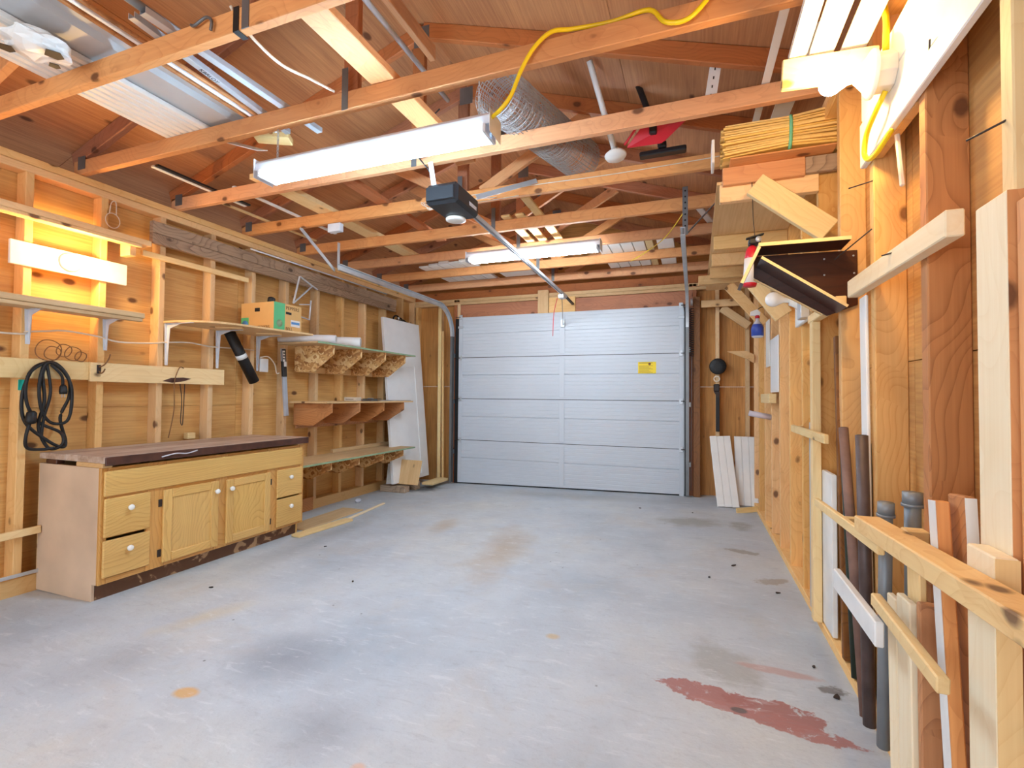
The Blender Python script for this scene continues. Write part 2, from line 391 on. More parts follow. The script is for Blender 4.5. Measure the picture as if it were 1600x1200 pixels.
def tubedata(pts, r, n=8, closed=False, cap=True, V=None, F=None):
    V = [] if V is None else V; F = [] if F is None else F
    P = [Vector(p) for p in pts]; m = len(P); base = len(V)
    up = Vector((0.13, 0.21, 0.97))
    for i, q in enumerate(P):
        a = P[i - 1] if (i > 0 or closed) else q; c = P[(i + 1) % m] if (i < m - 1 or closed) else q
        d = (c - a).normalized() if (c - a).length > 1e-9 else Vector((0, 0, 1))
        s = d.cross(up)
        if s.length < 1e-3: s = d.cross(Vector((1, 0, 0)))
        s.normalize(); v = s.cross(d)
        rr = r[i] if isinstance(r, (list, tuple)) else r
        for k in range(n):
            an = 2 * math.pi * k / n; V.append(tuple(q + (s * math.cos(an) + v * math.sin(an)) * rr))
    for i in range(m if closed else m - 1):
        for k in range(n):
            a = base + i * n + k; b_ = base + i * n + (k + 1) % n; c = base + ((i + 1) % m) * n + (k + 1) % n; d = base + ((i + 1) % m) * n + k
            F.append((a, b_, c, d))
    if cap and not closed:
        F.append(tuple(base + k for k in range(n))[::-1]); F.append(tuple(base + (m - 1) * n + k for k in range(n)))
    return V, F

def tube(name, pts, r, mat, parent=None, n=8, smooth=True, k=6, closed=False):
    P = spline(pts, k, closed) if (smooth and len(pts) > 2) else [Vector(p) for p in pts]
    c = sum(P, Vector()) / len(P); P = [q - c for q in P]
    V, F = tubedata(P, r, n, closed)
    return link(name, newmesh(name, V, F, True), mat, parent, Matrix.Translation(c))

def lathe(name, prof, origin, axis, mat, parent=None, n=20):
    """prof: list of (radius, height along axis)"""
    V, F = [], []
    for r, h in prof:
        for k in range(n):
            an = 2 * math.pi * k / n; V.append((r * math.cos(an), r * math.sin(an), h))
    for i in range(len(prof) - 1):
        for k in range(n): F.append((i * n + k, i * n + (k + 1) % n, (i + 1) * n + (k + 1) % n, (i + 1) * n + k))
    F.append(tuple(range(n))[::-1]); F.append(tuple((len(prof) - 1) * n + k for k in range(n)))
    ax = Vector(axis).normalized(); x = ax.orthogonal()
    me = newmesh(name, V, F, True)
    m = axes(Vector(origin), x, ax.cross(x)); return link(name, me, mat, parent, m)

def sphere_prof(r, h0, n=9): return [(max(0.0005, r * math.sin(math.pi * i / n)), h0 + r - r * math.cos(math.pi * i / n)) for i in range(n + 1)]

def text(name, s, size, frame, mat, parent, ext=0.0006):
    """flat lettering; frame = (origin lower-left, right dir, up dir)"""
    cu = bpy.data.curves.new(name, 'FONT'); cu.body = s; cu.size = size; cu.extrude = ext
    tmp = bpy.data.objects.new('tmp', cu); COL.objects.link(tmp)
    me = bpy.data.meshes.new_from_object(tmp.evaluated_get(bpy.context.evaluated_depsgraph_get()))
    bpy.data.objects.remove(tmp); me.materials.clear(); me.name = name
    return link(name, me, mat, parent, axes(Vector(frame[0]), frame[1], frame[2]))

def fz(x): return 0.02 * (x + 1.5)     # the slab falls slightly to the left

# ================================================================== THE SETTING
XL, XR, YD, YN = -3.57, 0.55, 5.70, -1.8      # stud faces left / right, door wall, wall behind the camera
ZP = 2.45                                      # top of the wall plates
# floor slab, tilted a little
th = math.atan(0.02)
fl = link('floor', boxmesh(4.7, 7.9, 0.12, 0.0), 'floor', None,
          Matrix.Translation((-1.5, 2.05, 0)) @ Matrix.Rotation(-th, 4, 'Y') @ Matrix.Translation((0, 0, -0.06)))
# the floor texture is laid out in room metres
fl.data = fl.data.copy()
for v in fl.data.vertices: v.co += Vector((-1.5, 2.05, 0))
fl.matrix_basis = fl.matrix_basis @ Matrix.Translation((1.5, -2.05, 0)); WM[fl.name] = fl.matrix_basis.copy()
struct(fl)

# ---- left wall
wl = struct(lum('wall_left', XL - .125, XL - .103, YN, YD + .12, -.08, ZP, 'ply_left', None, 0))
LS = [1.59, 1.97, 2.34, 2.73, 3.11, 3.48, 3.88, 4.25, 4.63, 5.02, 5.40]
for y in [-1.53, -1.14, -.75, -.36, .03, .42, .81, 1.20] + LS + [5.70]:
    lum('stud', XL - .089, XL, y, y + .040, -.04, 2.36, 'stud', wl)
for j, (za, zb) in enumerate(((-.05, 1.005), (1.008, 2.36))):
    for y0, y1 in ((-1.8, .61), (.613, 3.05), (3.053, 5.49), (5.493, 5.8)):
        lum('plywood_sheet', XL - .102, XL - .0895, y0, y1, za, zb, 'ply_left', wl, 0)
lum('bottom_plate', XL - .089, XL + .012, YN, YD, -.06, .055, 'stud', wl)
lum('top_plate', XL - .089, XL, YN, YD + .1, 2.36, 2.404, 'stud', wl)
lum('top_plate', XL - .089, XL + .004, YN, YD + .1, 2.406, ZP, 'stud', wl)

# ---- right wall
wr = struct(lum('wall_right', XR + .103, XR + .125, YN, YD + .12, -.02, ZP, 'ply_right', None, 0))
RS = [1.15, 1.51, 1.895, 2.285, 2.65, 3.03, 3.41, 3.79, 4.17, 4.55, 4.95, 5.33]
for y in [-1.5, -1.1, -.72, -.34, .04, .42, .78] + RS:
    lum('stud', XR, XR + .089, y, y + .040, .07, 2.36, 'red_pine' if y == 1.51 else ('pale' if y == 1.15 else 'stud_right'), wr)
for za, zb in ((.0, 1.22), (1.223, 2.36)):
    for y0, y1 in ((-1.8, -.6), (-.597, 1.85), (1.853, 4.3), (4.303, 5.8)):
        lum('plywood_sheet', XR + .0895, XR + .102, y0, y1, za, zb, 'ply_right', wr, 0)
lum('bottom_plate', XR - .008, XR + .089, YN, YD, .02, .080, 'stud', wr)
lum('top_plate', XR, XR + .089, YN, YD + .1, 2.36, 2.404, 'stud_right', wr)
lum('top_plate', XR, XR + .089, YN, YD + .1, 2.406, ZP, 'stud_right', wr)

# ---- door wall (far)
DX0, DX1 = -2.865, -0.11
wf = struct(lum('wall_far', XL - .12, XR + .12, YD + .103, YD + .125, 2.12, 3.3, 'ply_far', None, 0))
for x0, x1 in ((XL - .1, DX0 - .06), (DX1 + .06, XR + .1)):
    lum('plywood_sheet', x0, x1, YD + .0895, YD + .102, -.05, 1.22, 'ply_far', wf, 0)
    lum('plywood_sheet', x0, x1, YD + .0895, YD + .102, 1.223, 2.44, 'ply_far', wf, 0)
for x in (XL + .02, -3.20, DX0 - .10, DX0 - .06, DX1 + .05, DX1 + .09, .211, .506):
    lum('stud', x, x + .040, YD, YD + .089, -.05, 2.36, 'truss_dark' if abs(x - DX1 - .07) < .03 or abs(x - DX0 + .08) < .03 else 'stud', wf)
lum('header', DX0 - .06, DX1 + .06, YD - .002, YD + .09, 2.07, 2.285, 'truss_dark', wf)
lum('header_block', -1.80, -1.665, YD - .042, YD - .003, 2.09, 2.40, 'stud', wf)
lum('header_block', -1.66, -1.335, YD - .030, YD - .003, 2.118, 2.30, 'stud', wf)
lum('top_plate', XL, XR, YD - .004, YD + .089, 2.29, 2.325, 'stud', wf)
lum('top_plate', XL, XR, YD, YD + .089, 2.328, 2.368, 'stud', wf)
lum('gable_board', XL, XR, YD + .02, YD + .085, 2.372, 2.47, 'truss_dark', wf)
for x in (DX0 + .02,):
    lum('stud', x - .06, x - .02, YD - .02, YD - .003, 2.06, 2.30, 'stud', wf)
# gable sheathing above the plates, following the roof
RX, RZ, SL = -1.51, 3.22, 0.333            # ridge x, underside of top chord at the ridge, slope
prism('gable_sheet', [(XL - .1, 2.42), (XR + .1, 2.42), (XR + .1, 2.62), (RX, RZ + .12), (XL - .1, 2.62)], ((0, YD + .102, 0), (1, 0, 0), (0, 0, 1)), .012, 'ply_far', wf, 0)

# ---- wall behind the photographer, with an unseen opening added for the fill light
wn = struct(lum('wall_near', XL - .12, -3.3, YN - .1, YN, -.05, 2.9, 'ply_left', None, 0))
lum('plywood_sheet', .3, XR + .12, YN - .1, YN, -.05, 2.9, 'ply_left', wn, 0)
lum('plywood_sheet', -3.3, .3, YN - .1, YN, 2.40, 3.4, 'ply_left', wn, 0)
lum('plywood_sheet', -3.3, .3, YN - .1, YN, -.08, .30, 'ply_left', wn, 0)
w1 = struct(lum('fill_opening', -3.3, .3, YN - .02, YN + .02, .30, .34, 'white', None))  # frame of the added opening, out of view
lum('fill_opening_frame', -3.3, .3, YN - .02, YN + .02, 2.36, 2.40, 'white', w1)
lum('fill_opening_frame', -3.3, -3.26, YN - .02, YN + .02, .34, 2.36, 'white', w1)
lum('fill_opening_frame', .26, .3, YN - .02, YN + .02, .34, 2.36, 'white', w1)

# ---- roof sheathing
top = .10
ce = struct(beam('ceiling', (RX, YN, RZ + top + .012), (RX, YD + .12, RZ + top + .012), .10, .02, (1, 0, 0), 'ply_roof', None, 0))
for sgn in (-1, 1):
    d = Vector((sgn, 0, -SL)).normalized(); n = Vector((sgn * SL, 0, 1)).normalized()
    for i, (s0, s1) in enumerate(((0.0, 1.19), (1.193, 2.62))):
        cuts = [YN - .1, .65, 3.08, 5.86] if i == 0 else [YN - .1, -.55, 1.86, 4.28, 5.86]
        for a, b in zip(cuts[:-1], cuts[1:]):
            o = Vector((RX, 0, RZ + top)); c0 = o + d * s0; c1 = o + d * s1; mid = (c0 + c1) / 2
            beam('plywood_sheet', (mid.x, a + .002, mid.z), (mid.x, b - .002, mid.z), s1 - s0, .012, tuple(d), 'ply_roof', ce, 0)

# ---- roof trusses
TY = [1.30, 1.845, 2.45, 3.05, 3.66, 4.27, 4.88, 5.46]
TL = ['bare pine roof truss nearest the camera, at the top left corner', 'pine roof truss right above the long blue-white tube light',
      'pine roof truss behind the near tube light, crossing in front of the wire roll', 'pine roof truss with a thin white string along its chord, holding up the opener',
      'pine roof truss just behind the garage door opener motor', 'pine roof truss right above the far tube light',
      'pine roof truss behind the far tube light with white panels on it', 'last pine roof truss, closest to the garage door header']
trusses = []
for i, y in enumerate(TY):
    T = thing('roof_truss', TL[i], 'roof truss', (RX, y, ZP), 'roof trusses'); trusses.append(T)
    lum('bottom_chord', XL - .06, XR + .06, y, y + .038, ZP + .002, ZP + .089, 'truss', T)
    for s in (-1, 1):
        xe = RX + s * 2.14
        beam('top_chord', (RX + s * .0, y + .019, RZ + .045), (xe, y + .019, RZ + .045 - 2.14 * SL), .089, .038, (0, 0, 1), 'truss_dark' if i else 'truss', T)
        if i >= 3: beam('web', (RX + s * .10, y + .058, ZP + .09), (RX + s * .86, y + .058, RZ - .86 * SL + .02), .075, .034, (0, 0, 1), 'truss', T)
        lum('nail_plate', xe - s * .10 - .035, xe - s * .10 + .035, y - .003, y - .0005, ZP + .03, ZP + .11, 'dull_metal', T, 0)
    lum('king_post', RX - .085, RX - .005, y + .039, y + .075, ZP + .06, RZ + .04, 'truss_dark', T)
    lum('nail_plate', RX - .06, RX - .025, y - .003, y - .0005, ZP - .0, ZP + .20, 'dull_metal', T, 0)
    lum('nail_plate', RX - .05, RX + .05, y - .003, y - .0005, RZ - .06, RZ + .06, 'dull_metal', T, 0)

# ---- garage door
dg = struct(thing('door_1', 'pale grey ribbed steel overhead garage door with four sections', None, (-1.49, 5.65, 0)))
DH = 2.11
for k in range(4):
    z0 = .012 + k * DH / 4; z1 = z0 + DH / 4 - .006
    prof = []                                      # horizontal ribs pressed into the sheet
    nrib = 12; y0 = 5.652
    pts = []
    for j in range(nrib):
        a = z0 + (z1 - z0) * j / nrib; h = (z1 - z0) / nrib
        deep = .010 if j == nrib // 2 else .0025
        pts += [(0.0, a + .0005), (0.0, a + h - .010), (deep, a + h - .006), (deep, a + h - .001)]
    poly = [(y0 + d, z) for d, z in pts]; poly = [(y0 + .035, z0)] + poly + [(y0 + .035, z1)]
    V = []; F = []; m = len(poly)
    for x in (DX0, DX1):
        for yy, zz in poly:
            zz2 = zz + ((fz(x) + .005) if (k == 0 and zz < z0 + .02) else 0)
            V.append((x + 1.4875, yy - 5.65, zz2))
    for j in range(m): F.append((j, (j + 1) % m, m + (j + 1) % m, m + j))
    F.append(tuple(range(m))); F.append(tuple(range(m, 2 * m))[::-1])
    sec = link('door_section', newmesh('door_section', V, F), 'doorsteel', dg, Matrix.Translation((-1.4875, 5.65, 0)))
    lum('stile', -1.52, -1.455, 5.644, 5.651, z0 + .02, z1 - .02, 'doorsteel', sec)
    lum('stile', DX0 + .002, DX0 + .05, 5.645, 5.651, z0 + .01, z1 - .01, 'doorsteel', sec)
    lum('stile', DX1 - .05, DX1 - .002, 5.645, 5.651, z0 + .01, z1 - .01, 'doorsteel', sec)
    if k: lum('section_joint', DX0, DX1, 5.655, 5.68, z0 - .007, z0 + .001, 'blackpl', dg, 0)
    for x in (DX0 + .03, DX1 - .03):
        lum('hinge', x - .022, x + .022, 5.634, 5.645, z1 - .03, z1 + .03, 'galv', sec)
        tube('roller_stem', [(x + (-.07 if x < -1 else .0), 5.632, z1 - .0), (x + (.0 if x < -1 else .07), 5.632, z1)], .005, 'darkmetal', sec, 6, False)
for x in (DX0 + .03, DX1 - .03):
    lum('top_roller_bracket', x - .035, x + .035, 5.632, 5.645, 1.97, 2.0, 'galv', dg)
prism('bottom_seal', [(DX0, fz(DX0) + .001), (DX1, fz(DX1) + .001), (DX1, fz(DX1) + .03), (DX0, fz(DX0) + .022)], ((0, 5.690, 0), (1, 0, 0), (0, 0, 1)), .022, 'black', dg, 0)
st = lum('warning_sticker', -.60, -.405, 5.6475, 5.650, 1.37, 1.50, 'sticker', dg, 0)
lum('sticker_print', -.59, -.44, 5.6468, 5.6474, 1.485, 1.490, 'ink', st, 0)
for q in range(7): lum('sticker_print', -.59, -.44 - .02 * (q % 3), 5.6468, 5.6474, 1.38 + q * .012, 1.3835 + q * .012, 'ink', st, 0)
lathe('sticker_symbol', [(.014, 0), (.014, .0006)], (-.475, 5.6474, 1.475), (0, -1, 0), 'ink', st, 16)
lum('opener_bracket', -1.50, -1.45, 5.625, 5.645, 1.93, 2.02, 'galv', dg)

for x0, x1 in ((DX0 - .055, DX0 - .003), (DX1 + .003, DX1 + .045)):
    lum('side_gap_strip', x0, x1, 5.655, 5.695, fz(x0) + .002, 2.10, 'black', dg)  # black strip added to darken the gap at each door side
# ---- door tracks
def track(name, x, label, sx):
    T = thing(name, label, 'door track', (x, 5.6, fz(x)), 'overhead door tracks')
    def chan(nm, pts, mat='galv'):
        V, F = [], []
        P = [Vector(p) for p in pts]
        for i, q in enumerate(P):
            d = (P[min(i + 1, len(P) - 1)] - P[max(i - 1, 0)]).normalized(); nrm = Vector((0, d.z, -d.y))
            for dx, dn in ((0, -.028), (.032 * sx, -.028), (.032 * sx, -.022), (.004 * sx, -.022), (.004 * sx, .022), (.032 * sx, .022), (.032 * sx, .028), (0, .028)):
                V.append(tuple(q + Vector((dx, 0, 0)) + nrm * dn))
        m = 8
        for i in range(len(P) - 1):
            for k in range(m): F.append((i * m + k, i * m + (k + 1) % m, (i + 1) * m + (k + 1) % m, (i + 1) * m + k))
        F.append(tuple(range(m))); F.append(tuple(range((len(P) - 1) * m, len(P) * m))[::-1])
        c = P[0]; V = [tuple(Vector(v) - c) for v in V]
        return link(nm, newmesh(nm, V, F), mat, T, Matrix.Translation(c))
    R = .36; yv = 5.60; zt = 2.225
    chan('vertical_track', [(x, yv, fz(x) + .02), (x, yv, 1.0), (x, yv, zt - R)], 'dull_metal')
    chan('curved_track', [(x, yv - R + R * math.cos(a), zt - R + R * math.sin(a)) for a in [math.radians(q) for q in range(0, 91, 9)]])
    chan('horizontal_track', [(x, yv - R, zt), (x, 4.4, zt), (x, 3.45, zt)])
    for z in (.35, 1.0, 1.6): lum('jamb_bracket', x - .02, x + .02, 5.625, 5.70, z, z + .05, 'galv', T)
    return T
tl = track('door_track', -2.95, 'galvanized overhead door track curving up beside the white leaning slab', 1)
beam('hanger_strap', (-2.96, 3.47, 2.22), (-2.96, 3.47, 2.45), .03, .004, (0, 1, 0), 'galv', tl, 0)
beam('hanger_strap', (-2.99, 3.46, 2.20), (-2.99, 3.05, 2.45), .03, .004, (0, 0, 1), 'galv', tl, 0)
tr = track('door_track', -.06, 'galvanized overhead door track right of the garage door', -1)
beam('hanger_angle', (-.06, 3.46, 2.20), (-.06, 3.46, 2.53), .035, .004, (1, 0, 0), 'dull_metal', tr, 0)
beam('hanger_angle', (-.05, 3.47, 2.21), (.19, 3.47, 2.46), .03, .004, (0, 1, 0), 'dull_metal', tr, 0)
for q in range(7): lathe('bolt_hole', [(.006, 0), (.006, .0015)], (-.06, 3.457, 2.26 + q * .04), (0, -1, 0), 'black', tr, 8)
# tension springs running along the right-hand track posts
for x, lab in ((.02, 'dark coil spring and post beside the right door track'), (-3.02, 'thin dark rod standing beside the left door track')):
    if x > 0:
        T = thing('door_spring', lab, 'spring', (x, 5.62, fz(x)))
        lum('backing_post', x - .035, x + .035, 5.63, 5.698, fz(x), 2.20, 'stake', T)
        V, F = [], []
        P = [Vector((.022 * math.cos(a * .9), .022 * math.sin(a * .9), a * .0035)) for a in range(0, 150)]
        V, F = tubedata(P, .004, 5); link('coil', newmesh('coil', V, F, True), 'darkmetal', T, Matrix.Translation((x - .05, 5.60, 1.55)))
        tube('cable', [(x - .05, 5.60, 1.55), (x - .055, 5.60, .9), (x - .06, 5.60, .1)], .003, 'dull_metal', T, 6)
        lathe('pulley', [(.012, -.012), (.045, -.010), (.035, 0), (.045, .010), (.012, .012)], (x - .05, 5.60, 2.14), (1, 0, 0), 'galv', T, 16)

# ================================================================== LAMPS
def tube_light(name, label, x0, x1, y, z, glow, n=2):
    T = thing(name, label, 'tube light', ((x0 + x1) / 2, y, z), 'fluorescent tube lights')
    prism('housing', [(-.052, 0), (.052, 0), (.052, .036), (.030, .058), (-.030, .058), (-.052, .036)], ((x0, y, z), (0, 1, 0), (0, 0, 1)), x1 - x0, 'enamel', T, .002)
    for k in range(n):
        yy = y - .046 + .092 * k
        o = tube('tube', [(x0 + .035, yy, z - .022), (x1 - .035, yy, z - .022)], .0135, glow, T, 12, False)
        for x in (x0 + .028, x1 - .028):
            lum('tube_socket', x - .008, x + .008, min(yy, y) - .014, max(yy, y) + .014, z - .038, z - .001, 'enamel', o)
    for x in (x0 - .0015, x1 - .0005): lum('end_plate', x, x + .002, y - .062, y + .062, z - .04, z + .058, 'enamel', T, 0)
    return T
tA = tube_light('tube_light', 'long blue-white double tube light hanging at the top centre', -2.11, -.80, 1.895, 2.245, 'tube_glow')
for x in (-2.0, -.875):
    V, F = [], []
    for q in range(9):
        c = Vector((x + .01, 1.87, 2.305 + q * .017))
        P = [c + (Vector((math.cos(a) * .005, 0, math.sin(a) * .011)) if q % 2 else Vector((0, math.cos(a) * .005, math.sin(a) * .011))) for a in [k * math.pi / 4 for k in range(8)]]
        tubedata([p - Vector((x, 1.87, 2.3)) for p in P], .0018, 4, True, False, V, F)
    link('hanging_chain', newmesh('hanging_chain', V, F, True), 'galv', tA, Matrix.Translation((x, 1.87, 2.3)))
tB = tube_light('tube_light', 'white double tube light fixed near the garage door', -2.02, -.755, 4.16, 2.40, 'tube_glow2')
for x in (-1.6, -1.1): lum('mounting_strap', x - .02, x + .02, 4.13, 4.27, 2.452, 2.456, 'galv', tB, 0)

def bulb(parent, base, axis, r, mat, neck=.035):
    ax = Vector(axis).normalized()
    prof = [(.0135, 0), (.0145, neck * .6)]
    for i in range(1, 10):
        a = math.pi * (0.18 + 0.82 * i / 9)
        prof.append((max(.0006, r * math.sin(a)), neck + r * .82 - r * math.cos(a)))
    return lathe('bulb', prof, base, axis, mat, parent, 20)

# bulb on the white board of the left wall
T = thing('wall_lamp', 'lit bulb on a white painted board above the left shelf', 'wall lamp', (-3.55, 1.81, 1.81))
lum('mounting_board', XL + .001, XL + .020, 1.523, 2.118, 1.815, 1.952, 'white', T)
lathe('lamp_base', [(.055, 0), (.055, .012), (.040, .022), (.024, .040), (.020, .045)], (XL + .0205, 1.80, 1.888), (1, 0, 0), 'porcelain', T, 24)
bulb(T, (XL + .062, 1.80, 1.888), (1, 0, 0), .032, 'bulb_glow')
# bulb on the white board of the right wall
T = thing('wall_lamp', 'lit bare bulb sticking out beside a yellow cord, top right', 'wall lamp', (.49, 1.66, 2.035))
prism('junction_box', [(.055 * math.cos(math.radians(22.5 + 45 * k)), .055 * math.sin(math.radians(22.5 + 45 * k))) for k in range(8)], ((.5285, 1.66, 2.04), (0, -1, 0), (0, 0, 1)), .045, 'cable', T)
lathe('lamp_base', [(.066, 0), (.066, .008), (.045, .020), (.024, .040), (.020, .045)], (.483, 1.66, 2.04), (-1, 0, 0), 'porcelain', T, 24)
bulb(T, (.441, 1.66, 2.04), (-1, .05, -.06), .032, 'bulb_glow')
# unlit bulb at the back of the right wall
T = thing('wall_lamp', 'unlit white globe bulb on a white socket under the dark shelf box', 'wall lamp', (.5, 2.95, 1.60))
lum('mounting_board', .530, .549, 2.78, 3.12, 1.50, 1.62, 'white', T)
lathe('lamp_base', [(.05, 0), (.05, .012), (.035, .03), (.026, .055)], (.5295, 2.95, 1.62), (-1, 0, .1), 'porcelain', T, 20)
bulb(T, (.475, 2.95, 1.627), (-1, 0, .12), .040, 'lamp_off', .045)
lum('switch_box', .49, .5295, 2.74, 2.83, 1.50, 1.60, 'galv', T)

# ================================================================== LEFT WALL
T = thing('wall_ledge', 'wooden ledge with a hanging end block, lit yellow above the left bulb', 'ledge', (-3.5, 1.6, 2.05))
lum('ledge_board', XL + .001, XL + .145, .75, 2.19, 2.085, 2.122, 'stud', T)
lum('front_strip', XL + .120, XL + .145, .75, 2.13, 2.062, 2.084, 'stud', T)
lum('end_block', XL + .022, XL + .118, 2.07, 2.11, 2.00, 2.084, 'stud', T)
tag(lum('trim_strip', XL + .001, XL + .022, 2.21, 3.06, 2.045, 2.085, 'pale'), 'thin pale wooden strip under the grey weathered beam', 'strip')
T = thing('weathered_beam', 'long grey weathered beam with dark stains under the left roof edge', 'beam', (-3.55, 3.7, 2.15))
lum('plank', XL + .001, XL + .04, 2.262, 5.22, 2.222, 2.305, 'aged', T)
lum('plank', XL + .001, XL + .038, 2.262, 5.21, 2.150, 2.220, 'aged', T)
tag(tube('conduit', [(XL + .045, 3.05, 2.33), (XL + .045, 4.0, 2.335), (XL + .045, 5.0, 2.335)], .007, 'enamel', None, 8, False), 'thin white conduit running above the weathered beam', 'conduit')
T = thing('wall_rail', 'pale wooden rail on the left wall with the black cord hung on it', 'rail', (-3.55, 1.5, 1.17))
lum('rail_board', XL + .001, XL + .022, .8, 1.925, 1.178, 1.291, 'pale', T)
T = thing('wall_rail', 'pale wooden rail with a dark split knot, right of the black cord', 'rail', (-3.55, 2.4, 1.17))
lum('rail_board', XL + .0225, XL + .042, 1.912, 2.836, 1.169, 1.290, 'pale', T)
prism('split_knot', [(-.11, -.012), (-.05, .012), (.04, .018), (.10, .012), (.06, -.004), (.02, -.014), (-.04, -.022)], ((XL + .0421, 2.46, 1.198), (0, 1, 0), (0, 0, 1)), .0012, 'brownpaint', T, 0)

def bracket(parent, y, z, v, h, mat='enamel'):
    b = prism('shelf_bracket', [(-.018, 0), (.018, 0), (.010, -v), (-.010, -v)], ((XL + .001, y, z), (0, 1, 0), (0, 0, 1)), .004, mat, parent, 0)
    beam('bracket_arm', (XL + .002, y, z - .003), (XL + h, y, z - .003), .026, .004, (0, 1, 0), mat, b, 0)
    prism('bracket_web', [(0, 0), (h * .55, 0), (.03, -.03), (.008, -v * .9), (0, -v * .9)], ((XL + .0055, y + .0015, z - .0055), (1, 0, 0), (0, 0, 1)), .003, mat, b, 0)
    return b
T = thing('wall_shelf', 'thick grey-brown shelf on white brackets below the left bulb', 'shelf', (-3.42, 1.5, 1.56))
lum('shelf_board', XL + .004, XL + .30, .70, 2.062, 1.574, 1.606, 'ply_edge', T)
lum('edge_strip', XL + .25, XL + .29, 1.0, 2.055, 1.552, 1.5735, 'ply_edge', T)
for y in (1.22, 1.61, 2.00): bracket(T, y + .01, 1.5735, .20, .22)
T = thing('wall_shelf', 'thin plywood shelf with a rounded corner carrying a produce box', 'shelf', (-3.35, 2.8, 1.60))
pts = [(XL + .004, 2.37), (-3.44, 2.375), (-3.33, 2.40), (-3.24, 2.455), (-3.185, 2.53), (-3.15, 2.62), (-3.05, 3.28), (XL + .004, 3.30)]
prism('shelf_board', pts, ((0, 0, 1.603), (1, 0, 0), (0, 1, 0)), .015, 'ply_pale', T)
for y in (2.40, 2.80, 3.18): bracket(T, y, 1.602, .30, .26)
for y in (2.62, 2.98): beam('cleat', (-3.36, y, 1.596), (-3.20, y + .10, 1.596), .04, .012, (0, 1, 0), 'ply_pale', T)

# produce box
T = thing('produce_box', 'cardboard pepper box with a green stripe on the rounded shelf', 'box', (-3.38, 3.15, 1.619))
bx0, bx1, by0, by1, bz0, bz1 = -3.555, -3.20, 3.0, 3.295, 1.619, 1.855
lum('side_panel', bx0, bx1, by0, by0 + .005, bz0, bz1, 'card', T, 0); lum('side_panel', bx0, bx1, by1 - .005, by1, bz0, bz1, 'card', T, 0)
lum('side_panel', bx1 - .005, bx1, by0 + .005, by1 - .005, bz0, bz1, 'card', T, 0); lum('side_panel', bx0, bx0 + .005, by0 + .005, by1 - .005, bz0, bz1, 'card', T, 0)
lum('bottom_panel', bx0 + .005, bx1 - .005, by0 + .005, by1 - .005, bz0, bz0 + .005, 'card', T, 0)
lum('green_stripe', bx1, bx1 + .001, by0 + .002, by0 + .115, bz0, bz1, 'green_print', T, 0)
lum('green_patch', bx0 + .002, bx0 + .085, by0 - .001, by0, bz0 + .02, bz0 + .115, 'green_print', T, 0)
lathe('blue_emblem', [(.036, 0), (.036, .0008)], (bx0 + .044, by0 - .001, bz0 + .055), (0, -1, 0), 'blue_print', T, 20)
lum('hand_hole', bx0 + .15, bx0 + .205, by0 - .001, by0, bz1 - .075, bz1 - .045, 'blackink', T, 0)
lum('hand_hole', bx1, bx1 + .001, by0 + .125, by0 + .185, bz1 - .085, bz1 - .065, 'blackink', T, 0)
text('lettering', 'BELL PEPPERS', .036, ((bx0 + .10, by0 - .001, bz0 + .018), (1, 0, 0), (0, 0, 1)), 'ink', T)
text('lettering', 'PEPPERS', .040, ((bx1 + .001, by0 + .125, bz1 - .045), (0, 1, 0), (0, 0, 1)), 'ink', T)
text('lettering', 'BELL', .036, ((bx1 + .001, by0 + .125, bz0 + .018), (0, 1, 0), (0, 0, 1)), 'ink', T)
lum('blue_label', bx1, bx1 + .001, by0 + .18, by0 + .28, bz0 + .055, bz0 + .11, 'paper', T, 0)
lum('label_print', bx1 + .001, bx1 + .0015, by0 + .185, by0 + .275, bz0 + .075, bz0 + .095, 'blue_print', T, 0)
lathe('round_print', [(.030, 0), (.030, .0006)], (bx1 + .001, by0 + .06, bz0 + .065), (1, 0, 0), 'greenedge', T, 18)
tag(lathe('aerosol_can', [(.028, 0), (.030, .05), (.028, .055), (.022, .06)], (-3.30, 3.06, bz1 - .01), (0, .2, 1), 'black', None, 16), 'black cap poking out of the pepper box', 'cap')
# white metal bracket standing behind the box
T = thing('triangle_bracket', 'white triangular metal bracket leaning behind the pepper box', 'bracket', (-3.5, 3.6, 1.83))
for a, b in (((3.523, 1.952), (3.595, 2.223)), ((3.595, 2.223), (3.832, 2.143)), ((3.523, 1.952), (3.76, 2.165))):
    beam('bar', (XL + .05, a[0], a[1]), (XL + .05, b[0], b[1]), .020, .010, (1, 0, 0), 'enamel', T)
for a, b in (((3.729, 1.827), (3.745, 2.02)), ((3.60, 1.955), (3.745, 1.98)), ((3.62, 1.84), (3.729, 1.827))):
    beam('bar', (XL + .05, a[0], a[1]), (XL + .05, b[0], b[1]), .016, .010, (1, 0, 0), 'enamel', T)

